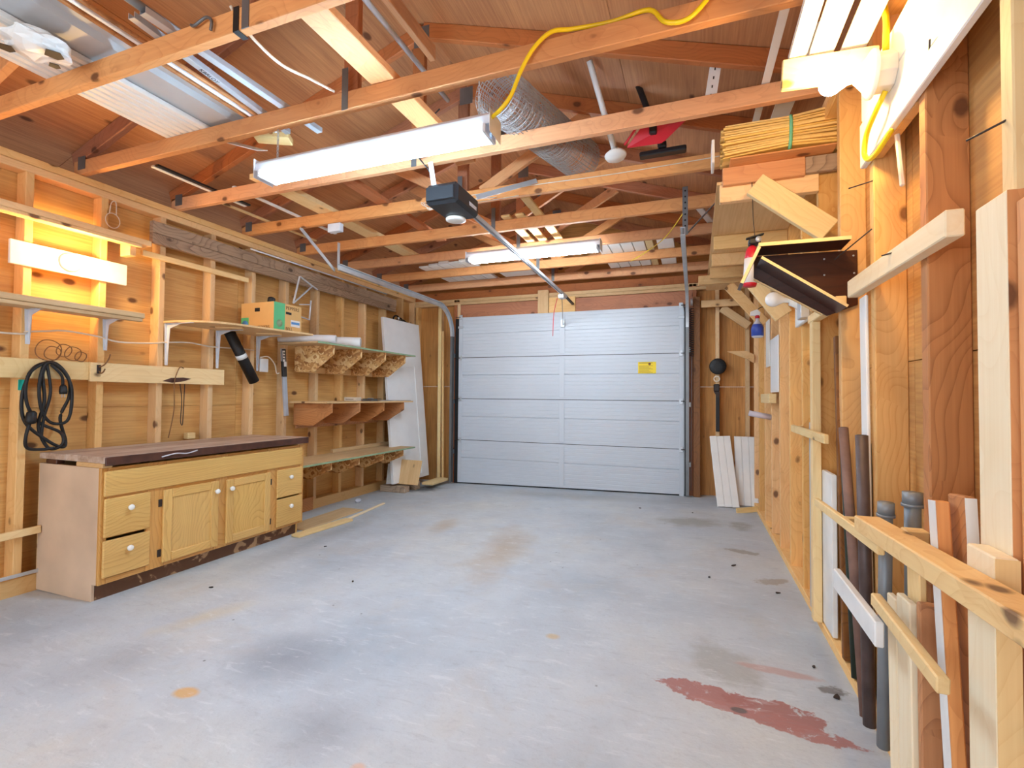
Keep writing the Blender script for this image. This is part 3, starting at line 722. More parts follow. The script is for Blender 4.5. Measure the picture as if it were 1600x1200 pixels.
# wires and cords on the left wall
T = thing('power_cable', 'white cable stapled through the left wall studs', 'cable', (-3.58, 2.2, 1.45))
tube('cable_run', [(XL + .006, .8, 1.42), (XL + .006, 1.53, 1.425), (XL + .006, 1.61, 1.443), (XL + .006, 1.70, 1.458), (XL + .006, 1.80, 1.472), (XL + .004, 1.97, 1.458), (XL + .006, 2.09, 1.436), (XL + .004, 2.30, 1.45),
      (XL + .006, 2.37, 1.462), (XL + .006, 2.56, 1.482), (XL + .006, 2.74, 1.470), (XL + .006, 3.0, 1.478), (XL + .005, 3.14, 1.478)], .0055, 'cable', T)
T = thing('outlet_box', 'white outlet box with a loose wire, left of the level', 'outlet', (-3.57, 3.25, 1.30))
lum('cover_plate', XL + .001, XL + .018, 3.20, 3.285, 1.295, 1.412, 'white', T)
tube('loose_wire', [(XL + .01, 3.20, 1.42), (XL + .03, 3.27, 1.43), (XL + .03, 3.34, 1.37), (XL + .02, 3.375, 1.29), (XL + .03, 3.395, 1.295)], .005, 'cable', T)

T = thing('extension_cord', 'black extension cord coiled on the left rail', 'cord', (-3.53, 1.68, 1.27))
def cordpath(yz, x0=-3.525, amp=.012):
    return [(x0 + amp * math.sin(1.7 * i), y, z) for i, (y, z) in enumerate(yz)]
L1 = [(1.68, 1.27), (1.615, 1.22), (1.585, 1.08), (1.605, .93), (1.70, .82), (1.77, .775), (1.795, .81), (1.765, .95), (1.795, 1.07), (1.795, 1.18), (1.745, 1.265)]
L2 = [(1.685, 1.27), (1.60, 1.20), (1.60, 1.05), (1.66, .93), (1.76, .86), (1.765, .79), (1.71, .775), (1.66, .90), (1.675, 1.05), (1.665, 1.2)]
L3 = [(1.68, 1.268), (1.645, 1.15), (1.665, 1.0), (1.72, .92), (1.79, .94), (1.80, 1.12), (1.76, 1.23)]
for i, Lp in enumerate((L1, L2, L3)): tube('loop', cordpath(Lp, -3.520 + .008 * i), .0085, 'black', T, 8, True, 8, True)
tube('tail', cordpath([(1.685, 1.26), (1.70, 1.1), (1.68, .95), (1.675, .84)], -3.51), .0075, 'black', T)
tube('tail', cordpath([(1.62, .94), (1.595, .85), (1.61, .785), (1.68, .77), (1.73, .775)], -3.51), .0085, 'black', T)
tube('tail', cordpath([(1.70, 1.26), (1.745, 1.20), (1.76, 1.14)], -3.50), .0075, 'black', T)
lathe('plug', [(.010, 0), (.017, .012), (.020, .04), (.018, .055)], (-3.50, 1.76, 1.145), (0, .05, -1), 'black', T, 14)
for dy in (-.007, .007): lum('prong', -3.502, -3.498, 1.761 + dy, 1.764 + dy, 1.07, 1.092, 'galv', T, 0)
lathe('socket', [(.012, 0), (.022, .012), (.026, .055), (.024, .07), (.012, .075)], (-3.50, 1.62, .995), (0, -.1, -1), 'black', T, 14)
tag(lum('tape_tag', XL + .001, XL + .004, 1.585, 1.628, 1.11, 1.17, 'teal'), 'teal strip of tape on the stud behind the black cord', 'tape')
T = thing('wire_coil', 'thin brown wire looped in rings above the left rail', 'wire', (-3.53, 1.75, 1.29))
for y, z, r in ((1.705, 1.345, .062), (1.725, 1.33, .04), (1.78, 1.35, .038), (1.825, 1.335, .042), (1.865, 1.32, .030)):
    tube('ring', [(XL + .030 + .006 * math.sin(3 * a), y + r * math.cos(a), z + r * math.sin(a)) for a in [k * math.pi / 5 for k in range(10)]], .0028, 'wire_thin', T, 6, True, 4, True)
T = thing('coat_hook', 'small brown metal hook screwed to the pale rail', 'hook', (-3.52, 1.97, 1.25))
lum('hook_plate', XL + .042, XL + .046, 1.945, 1.968, 1.22, 1.275, 'darkmetal', T)
tube('hook_arm', [(XL + .046, 1.957, 1.262), (XL + .07, 1.97, 1.275), (XL + .085, 1.985, 1.31), (XL + .085, 1.995, 1.345)], .004, 'wire_thin', T)
tube('hook_arm', [(XL + .046, 1.957, 1.235), (XL + .065, 1.957, 1.222), (XL + .08, 1.962, 1.232), (XL + .08, 1.97, 1.25)], .004, 'wire_thin', T)
T = thing('hanging_wire', 'bent copper wire hanging from the knotty rail', 'wire', (-3.5, 2.45, 1.29))
tube('strand', [(XL + .045, 2.50, 1.285), (XL + .05, 2.47, 1.29), (XL + .058, 2.44, 1.24), (XL + .05, 2.43, 1.16), (XL + .04, 2.44, .98), (XL + .04, 2.405, .78)], .0035, 'wire_thin', T)
T = thing('hanging_wire', 'short doubled wire hanging below the knotty rail', 'wire', (-3.55, 2.52, 1.17))
tube('strand', [(XL + .01, 2.50, 1.17), (XL + .012, 2.515, 1.05), (XL + .012, 2.51, .90), (XL + .012, 2.525, .87), (XL + .012, 2.53, 1.0), (XL + .012, 2.535, 1.17)], .003, 'darkmetal', T)
# rolled black mat
T = thing('rolled_mat', 'black rolled mat with a white band leaning under the rounded shelf', 'mat', (-3.52, 3.0, 1.2))
tube('roll', [(XL + .062, 2.855, 1.595), (XL + .062, 3.10, 1.205)], .042, 'black', T, 20, False)
tube('band', [(XL + .062, 2.960, 1.428), (XL + .062, 2.980, 1.396)], .0435, 'white', T, 20, False)
# spirit level hanging
T = thing('spirit_level', 'long silver and black spirit level hanging beside the shelves', 'level', (-3.55, 3.46, .90))
beam('level_body', (XL + .025, 3.435, 1.52), (XL + .025, 3.49, .90), .045, .022, (0, 1, 0), 'silver', T)
beam('black_section', (XL + .026, 3.4365, 1.515), (XL + .026, 3.459, 1.26), .047, .024, (0, 1, 0), 'blackpl', T)
beam('white_label', (XL + .0385, 3.432, 1.50), (XL + .0385, 3.440, 1.40), .028, .001, (0, 1, 0), 'paper', T, 0)
beam('white_label', (XL + .0385, 3.452, 1.40), (XL + .0385, 3.455, 1.355), .028, .001, (0, 1, 0), 'paper', T, 0)
for q in range(3): lum('label_print', XL + .0391, XL + .0396, 3.426, 3.446, 1.42 + q * .026, 1.432 + q * .026, 'blackink', T, 0)

# gusset shelves
def gshelf(z, y0, y1, bmat, gmat, gys, label, prof, edge=None, front=-3.11):
    T = thing('gusset_shelf', label, 'shelf', (-3.4, (y0 + y1) / 2, z - .25), 'shelves on triangular gussets')
    sb = lum('shelf_board', XL + .002, front, y0, y1, z - .016, z, bmat, T)
    if edge: lum('painted_edge', front, front + .003, y0, y1, z - .016, z, edge, sb, 0)
    for i, y in enumerate(gys):
        k = 1.0 - .03 * i * 0
        prism('gusset', [(a * k, b) for a, b in prof], ((XL + .003, y + .012, z - .0165), (1, 0, 0), (0, 0, 1)), .012, gmat, T)
    lum('back_cleat', XL + .001, XL + .02, gys[0] + .02, gys[-1] + .12, z - .26 if prof[-1][1] < -.2 else z - .15, z - .20 if prof[-1][1] < -.2 else z - .11, 'ply_pale' if gmat == 'osb' else 'red_pine', T)
    return T
GY = [3.60, 3.995, 4.395, 4.775]
big = [(0, 0), (.462, 0), (.462, -.085), (.235, -.245), (0, -.245)]
gshelf(1.573, 3.40, 5.0, 'ply_edge', 'osb', GY, 'top strand-board gusset shelf with a green edge and a paper roll', big, 'greenedge')
gshelf(1.035, 3.53, 4.97, 'ply_pale', 'red_pine', GY, 'middle gusset shelf at eye level with reddish plywood gussets', [(0, 0), (.452, 0), (.452, -.085), (.235, -.21), (0, -.21)])
gshelf(.492, 3.20, 5.02, 'ply_edge', 'osb', GY, 'lowest strand-board gusset shelf beside the wooden cabinet', [(0, 0), (.452, 0), (.452, -.065), (.22, -.165), (0, -.165)], 'greenedge')
tag(lum('shelf_sheet', -3.33, -3.125, 3.22, 3.90, .4925, .4985, 'ply_edge'), 'thin loose sheet lying on the lowest gusset shelf', 'sheet')
tag(lum('edge_stick', -3.56, -3.525, 4.1, 5.15, .4925, .53, 'ply_edge'), 'speckled stick lying at the back of the lowest gusset shelf', 'stick')
# paper roll on the top shelf
T = thing('paper_roll', 'grey-white roll of paper lying on the top gusset shelf', 'roll', (-3.35, 3.8, 1.574))
tube('roll', [(-3.54, 3.38, 1.611), (-3.085, 3.60, 1.611)], .036, 'paper', T, 22, False)
tube('inner_core', [(-3.092, 3.5966, 1.611), (-3.083, 3.601, 1.611)], .024, 'grey_vinyl', T, 18, False)
T = thing('paper_roll', 'shorter white roll lying beside the long paper roll', 'roll', (-3.28, 4.1, 1.574))
tube('roll', [(-3.54, 3.76, 1.622), (-3.10, 3.97, 1.622)], .048, 'white_vinyl', T, 22, False)
tube('inner_core', [(-3.108, 3.966, 1.622), (-3.098, 3.971, 1.622)], .036, 'grey_vinyl', T, 18, False)
# small things on the middle shelf
T = thing('small_carton', 'small cream carton lying on the middle gusset shelf', 'carton', (-3.35, 4.2, 1.036))
lum('carton_body', -3.42, -3.27, 4.13, 4.22, 1.036, 1.075, 'cable', T); lum('printed_line', -3.40, -3.30, 4.1292, 4.13, 1.050, 1.056, 'ink', T, 0)
T = thing('hardware_pack', 'flat grey hardware pack beside the cream carton', 'pack', (-3.2, 4.3, 1.036))
lum('tray', -3.26, -3.14, 4.20, 4.32, 1.036, 1.056, 'dull_metal', T); lum('backing_card', -3.25, -3.12, 4.21, 4.36, 1.0565, 1.062, 'blackpl', T); lum('latch', -3.21, -3.16, 4.24, 4.28, 1.0625, 1.068, 'galv', T)
tag(lum('flat_board', -3.36, -3.13, 4.36, 4.95, 1.036, 1.044, 'grey_vinyl'), 'thin grey board lying at the far end of the middle shelf', 'board')

# ================================================================== CABINET
cz = -.035
T = thing('vanity_cabinet', 'golden oak cabinet with two doors, four drawers and white knobs', 'cabinet', (-3.28, 2.42, cz))
xf = -3.0
side = [(-3.555, cz), (-3.055, cz), (-3.055, .06), (xf - .02, .06), (xf - .02, .690), (-3.555, .690)]
prism('side_panel', side, ((0, 1.705, 0), (1, 0, 0), (0, 0, 1)), .016, 'melamine', T)
prism('side_panel', side, ((0, 3.145, 0), (1, 0, 0), (0, 0, 1)), .016, 'oak', T)
lum('toe_kick', -3.07, -3.056, 1.706, 3.128, cz, .06, 'kick', T)
lum('back_panel', -3.565, -3.556, 1.69, 3.14, cz, .69, 'ply_pale', T)
lum('bottom_panel', -3.55, xf - .021, 1.71, 3.125, .062, .078, 'ply_pale', T)
for y0, y1 in ((1.689, 1.725), (1.93, 2.035), (2.36, 2.455), (2.785, 2.885), (3.10, 3.145)):
    lum('face_stile', xf - .02, xf, y0, y1, .06, .690, 'oak_frame', T)
for z0, z1 in ((.06, .092), (.50, .545), (.665, .690)):
    for y0, y1 in ((1.7255, 1.9295), (2.0355, 2.3595), (2.4555, 2.7845), (2.8855, 3.0995)):
        lum('face_rail', xf - .02, xf - .0005, y0, y1, z0, z1, 'oak_frame', T)
lum('false_front', xf + .0005, xf + .017, 1.70, 3.115, .535, .672, 'oak', T, .005)
def front(nm, y0, y1, z0, z1, ky, kz, raised=True):
    d = lum(nm, xf + .0005, xf + .017, y0, y1, z0, z1, 'oak', T, .006)
    k = lathe('knob', [(.007, 0), (.006, .008), (.014, .013), (.0165, .020), (.014, .027), (.005, .030)], (xf + .0175, ky, kz), (1, 0, 0), 'porcelain', d, 16)
    return d
front('drawer', 1.703, 1.942, .312, .522, 1.825, .458); front('drawer', 1.701, 1.944, .096, .295, 1.825, .232)
front('drawer', 2.867, 3.117, .303, .516, 2.985, .452); front('drawer', 2.868, 3.118, .080, .291, 2.99, .225)
def cdoor(y0, y1, z0, z1, ky, kz, hy):
    d = lum('cabinet_door', xf + .0005, xf + .010, y0 + .04, y1 - .04, z0 + .04, z1 - .04, 'oak', T, 0)
    for a, b in ((y0, y0 + .052), (y1 - .052, y1)): lum('door_stile', xf + .0006, xf + .019, a, b, z0, z1, 'oak_frame' if False else 'oak', d, .004)
    for a, b in ((z0, z0 + .052), (z1 - .052, z1)): lum('door_rail', xf + .0006, xf + .019, y0 + .0525, y1 - .0525, a, b, 'oak', d, .004)
    lathe('knob', [(.007, 0), (.006, .008), (.014, .013), (.0165, .020), (.014, .027), (.005, .030)], (xf + .0195, ky, kz), (1, 0, 0), 'porcelain', d, 16)
    for z in (z0 + .06, z1 - .075): lum('hinge', xf + .0002, xf + .006, hy - .010, hy + .010, z - .022, z + .022, 'darkmetal', d)
cdoor(2.016, 2.377, .084, .517, 2.352, .452, 2.004); cdoor(2.437, 2.803, .080, .512, 2.462, .452, 2.815)
T2 = thing('worktop', 'worn brown plank worktop lying on the oak cabinet', 'worktop', (-3.27, 2.42, .691))
lum('plank', -3.565, -3.32, 1.69, 3.15, .716, .750, 'worktop', T2); lum('plank', -3.318, -2.975, 1.69, 3.16, .716, .752, 'worktop', T2)
lum('front_edge', -2.974, -2.962, 1.69, 3.16, .704, .751, 'brownpaint', T2)
lum('end_support', -3.50, -3.40, 1.69, 1.73, .6905, .7155, 'brownpaint', T2); lum('end_support', -3.22, -2.99, 1.69, 1.74, .6905, .7155, 'stud', T2); lum('end_support', -3.3, -3.0, 3.08, 3.14, .6905, .7155, 'stud', T2)
T = thing('plastic_scrap', 'bluish scrap of film stuck on the worktop front edge', 'scrap', (-2.955, 2.1, .72))
tube('film', [(-2.958, 1.98, .722), (-2.952, 2.06, .735), (-2.955, 2.13, .728), (-2.957, 2.2, .74)], [.004] * 18 + [.003], 'clear_plastic', T, 6)
tag(beam('wall_batten', (XL + .05, .9, .29), (XL + .05, 1.685, .315), .042, .018, (0, 0, 1), 'pale'), 'pale batten nailed low on the left wall beside the cabinet', 'batten')
tag(lum('offcut_block', XL - .08, XL - .03, 2.60, 2.66, .753, .80, 'pale'), 'small wood offcut standing behind the worktop', 'offcut')
tag(beam('silver_strip', (XL + .03, .9, .075), (XL + .03, 1.70, .075), .02, .006, (0, 0, 1), 'galv'), 'thin silver strip lying on the bottom plate left of the cabinet', 'strip')

# ================================================================== FAR LEFT CORNER
T = thing('door_slab', 'tall white door slab leaning in the far left corner', 'door slab', (-3.28, 5.2, .03))
b0, b1, t0, t1 = Vector((-3.27, 4.83, .065)), Vector((-3.24, 5.58, .065)), Vector((-3.46, 4.80, 2.03)), Vector((-3.43, 5.57, 2.03))
ux = (b1 - b0).normalized(); uy = (t0 - b0).normalized(); hgt = (t0 - b0).length; wid = (b1 - b0).length
prism('slab', [(0, 0), (wid, 0), (wid, hgt), (0, hgt)], (tuple(b0), tuple(ux), tuple(uy)), -.035, 'door_white', T, .002)
nrm = ux.cross(uy).normalized()
if nrm.x < 0: nrm = -nrm
def onslab(nm, a0, a1, h0, h1, tk, mat): 
    c = b0 + ux * ((a0 + a1) / 2) + uy * ((h0 + h1) / 2) + nrm * (.0 + tk / 2)
    return link(nm, boxmesh(a1 - a0, h1 - h0, tk, .001), mat, T, axes(c, ux, uy))
off = .001 if nrm.dot(Vector((1, 0, 0))) > 0 else .001
onslab('edge_moulding', wid - .16, wid - .145, .05, hgt - .55, .006, 'door_white'); onslab('edge_moulding', .10, wid - .165, hgt - .57, hgt - .558, .005, 'door_white')
T = thing('leaning_plywood', 'small square of pale plywood leaning on the white door slab', 'plywood', (-3.18, 4.95, .02))
beam('sheet', (-3.19, 4.93, .055), (-3.19, 5.02, .33), .36, .012, (1, 0, 0), 'ply_pale', T)
tag(beam('white_offcut', (-3.38, 4.91, .05), (-3.41, 4.99, .28), .10, .012, (1, 0, 0), 'white_vinyl'), 'narrow white offcut beside the leaning plywood square', 'offcut')
tag(lum('timber_block', -3.48, -3.14, 4.86, 4.96, fz(-3.3) + .001, fz(-3.3) + .075, 'aged'), 'weathered block of timber on the floor under the plywood square', 'block')
tag(lum('timber_block', -3.45, -3.13, 5.08, 5.18, fz(-3.3) + .002, .062, 'aged'), 'timber block under the foot of the white slab', 'block')
tag(lum('flat_plank', -3.12, -2.97, 5.20, 5.60, .012, .042, 'pale'), 'short flat plank on the floor beside the left door track', 'plank')
tag(beam('leaning_stick', (-3.14, 5.66, -.01), (-3.16, 5.68, 2.25), .045, .022, (1, 0, 0), 'pale'), 'tall pale stick standing in the far left corner', 'stick')
tag(beam('leaning_stick', (-3.06, 5.62, -.01), (-3.11, 5.67, 1.95), .028, .020, (1, 0, 0), 'stud'), 'thinner stick leaning beside the tall pale one', 'stick')
T = thing('cable_bundle', 'tangle of black cable hung high in the far left corner', 'cable', (-3.52, 5.5, 2.0))
for q in range(4): tube('loop', [(XL + .02 + .01 * q, 5.25 + .06 * q + .07 * math.cos(a), 2.06 + .05 * math.sin(a) - .02 * q) for a in [k * math.pi / 4 for k in range(8)]], .010, 'black', T, 6, True, 4, True)
lum('label', XL + .06, XL + .063, 5.22, 5.25, 2.06, 2.085, 'white', T, 0)
# planks on the floor right of the cabinet
tag(beam('floor_plank', (-2.95, 3.02, fz(-2.95) + .012), (-2.90, 3.60, fz(-2.9) + .012), .09, .020, (1, 0, 0), 'pale'), 'short pale plank on the floor at the cabinet corner', 'plank')
tag(beam('floor_plank', (-2.93, 3.62, fz(-2.93) + .008), (-3.02, 4.29, fz(-3.0) + .008), .030, .014, (1, 0, 0), 'pale_board'), 'thin pale lath on the floor beyond the short plank', 'plank')
tag(beam('floor_board', (-3.14, 3.20, fz(-3.14) + .007), (-3.16, 3.98, fz(-3.15) + .007), .24, .010, (1, 0, 0), 'ply_edge'), 'dusty flat board on the floor under the lowest shelf', 'board')
tag(lum('base_offcut', XL + .013, XL + .03, 3.2, 3.85, -.04, .09, 'red_pine'), 'reddish board standing against the wall base below the shelves', 'board')
tag(lathe('plastic_cup', [(.012, 0), (.026, .004), (.032, .03), (.030, .032), (.024, .006), (.005, .005)], (-3.33, 4.27, fz(-3.33) + .002), (.2, -.3, 1), 'clear_plastic', None, 16), 'small clear plastic cap on the floor under the shelves', 'cap')

# ================================================================== GARAGE DOOR OPENER
T = thing('door_opener', 'black garage door opener with a steel rail to the door', 'opener', (-1.37, 2.6, 2.2))
hd = lum('motor_housing', -1.47, -1.26, 2.44, 2.74, 2.205, 2.325, 'blackpl', T, .018)
lum('front_cover', -1.455, -1.275, 2.425, 2.439, 2.22, 2.30, 'blackpl', hd, .004)
lum('side_slot', -1.2595, -1.2585, 2.60, 2.70, 2.24, 2.262, 'enamel', hd, 0)
lathe('lamp_lens', [(.062, 0), (.062, .012), (.045, .018), (.01, .019)], (-1.395, 2.69, 2.2045), (0, 0, -1), 'porcelain', T, 24)
beam('rail', (-1.325, 2.74, 2.262), (-1.355, 5.30, 2.225), .035, .030, (1, 0, 0), 'galv', T, .004)
beam('chain', (-1.318, 2.74, 2.243), (-1.348, 5.25, 2.206), .008, .006, (1, 0, 0), 'dull_metal', T, 0)
beam('rail_end', (-1.355, 5.30, 2.225), (-1.36, 5.655, 2.205), .03, .02, (1, 0, 0), 'darkmetal', T)
lum('trolley', -1.385, -1.325, 5.08, 5.18, 2.17, 2.21, 'galv', T)
beam('door_arm', (-1.36, 5.15, 2.17), (-1.47, 5.625, 1.96), .022, .005, (0, 0, 1), 'dull_metal', T, 0)
tube('release_cord', [(-1.40, 5.10, 2.17), (-1.44, 5.11, 2.0), (-1.45, 5.11, 1.76)], .004, 'red', T, 6)
beam('hanger_angle', (-1.26, 2.70, 2.325), (-.98, 3.04, 2.53), .03, .004, (0, 0, 1), 'galv', T, 0)
beam('hanger_angle', (-1.44, 2.50, 2.325), (-1.44, 2.45, 2.46), .03, .004, (1, 0, 0), 'galv', T, 0)
beam('hanger_angle', (-1.28, 2.72, 2.325), (-1.28, 3.04, 2.46), .03, .004, (1, 0, 0), 'galv', T, 0)
tube('power_lead', [(-1.42, 2.50, 2.325), (-1.46, 2.47, 2.42), (-1.52, 2.42, 2.52), (-1.46, 2.38, 2.62), (-1.30, 2.30, 2.66)], .004, 'blackpl', T, 6)
tube('bell_wire', [(-1.28, 2.74, 2.31), (-1.22, 2.85, 2.36), (-1.1, 3.02, 2.44)], .0025, 'cable', T, 6)
T = thing('wire_tangle', 'loose white wires tied up beside the opener motor', 'wire', (-1.62, 3.03, 2.47))
for q in range(6):
    r = .05 + .012 * q
    tube('strand', [(-1.66 + r * 1.7 * math.cos(a + q), 3.035 - .004 * q, 2.475 + .035 * math.sin(a * 2 + q) - .004 * q) for a in [k * math.pi / 4 for k in range(8)]], .0022, 'cable', T, 5, True, 4, True)
T = thing('white_string', 'thin white string sagging along a truss chord to the right', 'string', (-.5, 3.04, 2.5))
tube('strand', [(-1.5, 3.044, 2.50), (-1.0, 3.042, 2.505), (-.5, 3.042, 2.498), (0.0, 3.042, 2.505), (.14, 3.042, 2.51)], .0028, 'cable', T, 6)
tag(lum('junction_box', -2.72, -2.60, 3.055, 3.10, 2.385, 2.45, 'enamel'), 'small white box under the truss chord above the left track', 'box')

# ================================================================== THINGS STORED UP ON THE TRUSSES
zc = ZP + .0895
def sheet(name, x0, x1, y0, y1, z, ribs, mat, label, group='white vinyl panels stored on the trusses', tk=.004, rib=.012):
    """long panel along Y, ribs pressed into its width"""
    prof = []; n = ribs
    for k in range(n):
        a = x0 + (x1 - x0) * k / n; w = (x1 - x0) / n
        prof += [(a, 0), (a + w * .62, 0), (a + w * .70, rib), (a + w * .94, rib)]
    prof.append((x1, 0)); m = len(prof); V, F = [], []
    for y in (y0, y1):
        for dz in (0, tk):
            for x, h in prof: V.append((x - x0, y - y0, h + dz))
    for k in range(m - 1):
        F.append((k, k + 1, 2 * m + k + 1, 2 * m + k)); F.append((m + k, 3 * m + k, 3 * m + k + 1, m + k + 1))
        F.append((k, m + k, m + k + 1, k + 1)); F.append((2 * m + k, 2 * m + k + 1, 3 * m + k + 1, 3 * m + k))
    F.append((0, 2 * m, 3 * m, m)); F.append((m - 1, 2 * m - 1, 4 * m - 1, 3 * m - 1))
    return tag(link(name, newmesh(name, V, F), mat, None, Matrix.Translation((x0, y0, z))), label, 'panel', group)
sheet('soffit_panel', -2.79, -2.47, .72, 1.99, zc, 7, 'white_vinyl', 'ribbed white soffit panel on the trusses at top left')
sheet('soffit_panel', -2.50, -2.20, .70, 1.98, zc + .02, 1, 'grey_vinyl', 'smooth grey-white panel beside the ribbed soffit panel at top left', rib=.02)
T = thing('crumpled_wrap', 'crumpled white plastic wrap with black patches at the top left edge', 'wrap', (-2.50, 1.08, 2.55))
bm = bmesh.new(); bmesh.ops.create_icosphere(bm, subdivisions=3, radius=.10)
for v in bm.verts: v.co *= 1 + .35 * mnoise.noise(v.co * 18); v.co.x *= 1.1; v.co.z *= .35
me = bpy.data.meshes.new('wrap'); bm.to_mesh(me); bm.free(); link('wrap', me, 'white_vinyl', T, Matrix.Translation((-2.47, 1.12, 2.495)))
for dx, dy, s in ((-.07, -.06, .03), (.06, .03, .035), (-.02, .07, .022)):
    prism('black_patch', [(-s, -s * .5), (s * .3, -s), (s, 0), (s * .2, s * .8), (-s * .7, s * .6)], ((-2.47 + dx, 1.12 + dy, 2.455), (1, 0, 0), (0, 1, 0)), .002, 'black', T, 0)
for x, m, lab in ((-2.185, 'red_pine', 'reddish thin trim strip lying beside the grey-white panel'), (-2.150, 'white_vinyl', 'white thin trim strip lying next to the reddish strip'), (-2.118, 'red_pine', 'second reddish trim strip, nearest the lettered channel')):
    tag(beam('trim_strip', (x, .75, zc + .008), (x - .01, 2.02, zc + .008), .018, .014, (1, 0, 0), m), lab, 'trim strip', 'thin trims on the trusses')
def channel(label, a, b, w, txt=None):
    T = thing('metal_channel', label, 'metal channel', a, 'steel channels on the trusses')
    beam('web', a, b, w, .002, (1, 0, 0), 'galv', T, 0)
    d = (Vector(b) - Vector(a)).normalized(); s = Vector((0, 0, 1)).cross(d).normalized()
    for q in (-1, 1):
        off = s * (w / 2 * q)
        beam('flange', Vector(a) + off + Vector((0, 0, .012)), Vector(b) + off + Vector((0, 0, .012)), .024, .002, (0, 0, 1), 'galv', T, 0)
    if txt: text('lettering', txt, .026, (Vector(a) + d * .30 + s * .009 - Vector((0, 0, .0012)), tuple(d), tuple(-s)), 'blackink', T)
    return T
channel('grey steel channel with black lettering on the trusses', (-2.03, 1.20, zc + .003), (-2.11, 2.05, zc + .003), .030, 'KBRLOY')
channel('plain grey steel channel right of the lettered one', (-1.965, 1.20, zc + .003), (-1.935, 2.10, zc + .003), .034)
tag(tube('blue_pipe', [(-1.975, .95, zc + .030), (-1.968, 1.36, zc + .030)], .017, 'galvpipe', None, 14, False), 'short blue-grey pipe end at the top left', 'pipe')
tag(beam('storage_plank', (-1.36, .6, zc + .020), (-1.33, 2.7, zc + .020), .13, .038, (1, 0, 0), 'truss'), 'orange plank lying across the trusses above the blue-white tube light', 'plank', 'planks stored on the trusses')
tag(tube('conduit_pipe', [(-1.32, .9, 2.80), (-1.33, 2.45, 2.80)], .013, 'galv', None, 10, False), 'pale steel conduit running under the ridge', 'conduit')
tag(beam('ridge_brace', (-1.43, .4, 3.08), (-1.42, 2.43, 3.08), .085, .036, (0, 0, 1), 'truss'), 'orange board running lengthwise just under the roof ridge', 'board')
tag(beam('short_block', (-2.33, 2.03, zc + .02), (-2.16, 2.12, zc + .02), .09, .036, (0, 1, 0), 'pale'), 'short pale block end behind the left end of the blue-white light', 'block')
tag(beam('folded_flap', (-2.42, 1.95, 2.50), (-2.26, 2.02, 2.46), .11, .004, (0, 1, .4), 'white_vinyl'), 'white flap of vinyl dangling near the left end of the blue-white light', 'flap')
for x0, x1, y0, y1, m, lab in ((-3.24, -3.24, 2.06, 2.75, 'white_vinyl', 'white strip on the left trusses nearest the wall plate'), (-3.20, -3.20, 2.06, 2.75, 'blackpl', 'black strip beside the white strip on the left trusses'),
                             (-3.36, -3.34, 2.48, 3.6, 'pale', 'narrow pale batten above the left wall plate'), (-3.02, -3.02, 2.46, 3.5, 'white_vinyl', 'white trim lying between the two planks above the weathered beam')):
    tag(beam('trim_strip', (x0, y0, zc + .008), (x1, y1, zc + .008), .030, .014, (1, 0, 0), m), lab, 'trim strip', 'thin trims on the trusses')
tag(beam('storage_plank', (-2.73, 2.40, zc + .020), (-2.76, 4.4, zc + .020), .14, .036, (1, 0, 0), 'pale'), 'wide pale plank on the trusses above the left door track', 'plank', 'planks stored on the trusses')
tag(beam('storage_plank', (-2.20, 2.50, zc + .020), (-2.22, 4.0, zc + .020), .10, .030, (1, 0, 0), 'truss_dark'), 'brown plank on the trusses behind the blue-white light', 'plank', 'planks stored on the trusses')
for x, y0, y1, w, lab in ((-1.435, 3.60, 4.5, .075, 'left one of three pale battens above the far tube light'), (-1.315, 3.60, 4.5, .075, 'middle one of three pale battens above the far tube light'),
                          (-1.165, 3.30, 4.5, .070, 'right one of three pale battens above the far tube light')):
    tag(beam('storage_batten', (x + .01, y0, zc + .010), (x, y1, zc + .010), w, .018, (1, 0, 0), 'pale'), lab, 'batten', 'pale battens above the far tube light')
for k in range(5):
    tag(lum('siding_strip', -2.92 + .135 * k, -2.80 + .135 * k, 4.74 - .02 * k, 5.6, zc + .001 + .0 * k, zc + .020 + .010 * (k % 3), 'white_vinyl', None, .004),
        ['white siding strip on the far trusses, leftmost of five', 'second white siding strip from the left on the far trusses', 'third white siding strip from the left on the far trusses', 'fourth white siding strip from the left on the far trusses', 'white siding strip nearest the far tube light, left side'][k], 'siding', 'white siding on the far trusses')
for k in range(4):
    tag(lum('siding_strip', -.88 + .112 * k, -.775 + .112 * k, 4.56 - .015 * k, 5.45, zc + .001, zc + .030 + .012 * (k % 2), 'white_vinyl', None, .004),
        ['white siding strip just right of the far tube light', 'second white siding strip right of the far tube light', 'third white siding strip right of the far tube light', 'fourth white siding strip right of the far tube light, beside a pale batten'][k], 'siding', 'white siding right of the far tube light')
tag(lum('storage_batten', -.43, -.365, 4.40, 5.60, zc + .001, zc + .020, 'pale'), 'pale batten lying across the far right trusses', 'batten')
tag(lum('siding_strip', -.33, -.18, 4.55, 5.5, zc + .001, zc + .05, 'white_vinyl'), 'white box-shaped trim on the far right trusses', 'trim')
tag(lum('white_sheet', -2.14, -1.75, 4.95, 5.45, zc + .001, zc + .012, 'white_vinyl'), 'flat white sheet on the last two trusses', 'sheet')
tag(beam('shelf_end_trim', (.02, 3.9, zc + .015), (.20, 4.6, zc + .015), .05, .02, (1, 0, 0), 'white_vinyl'), 'white strip on the trusses beside the overhead shelf', 'trim strip')

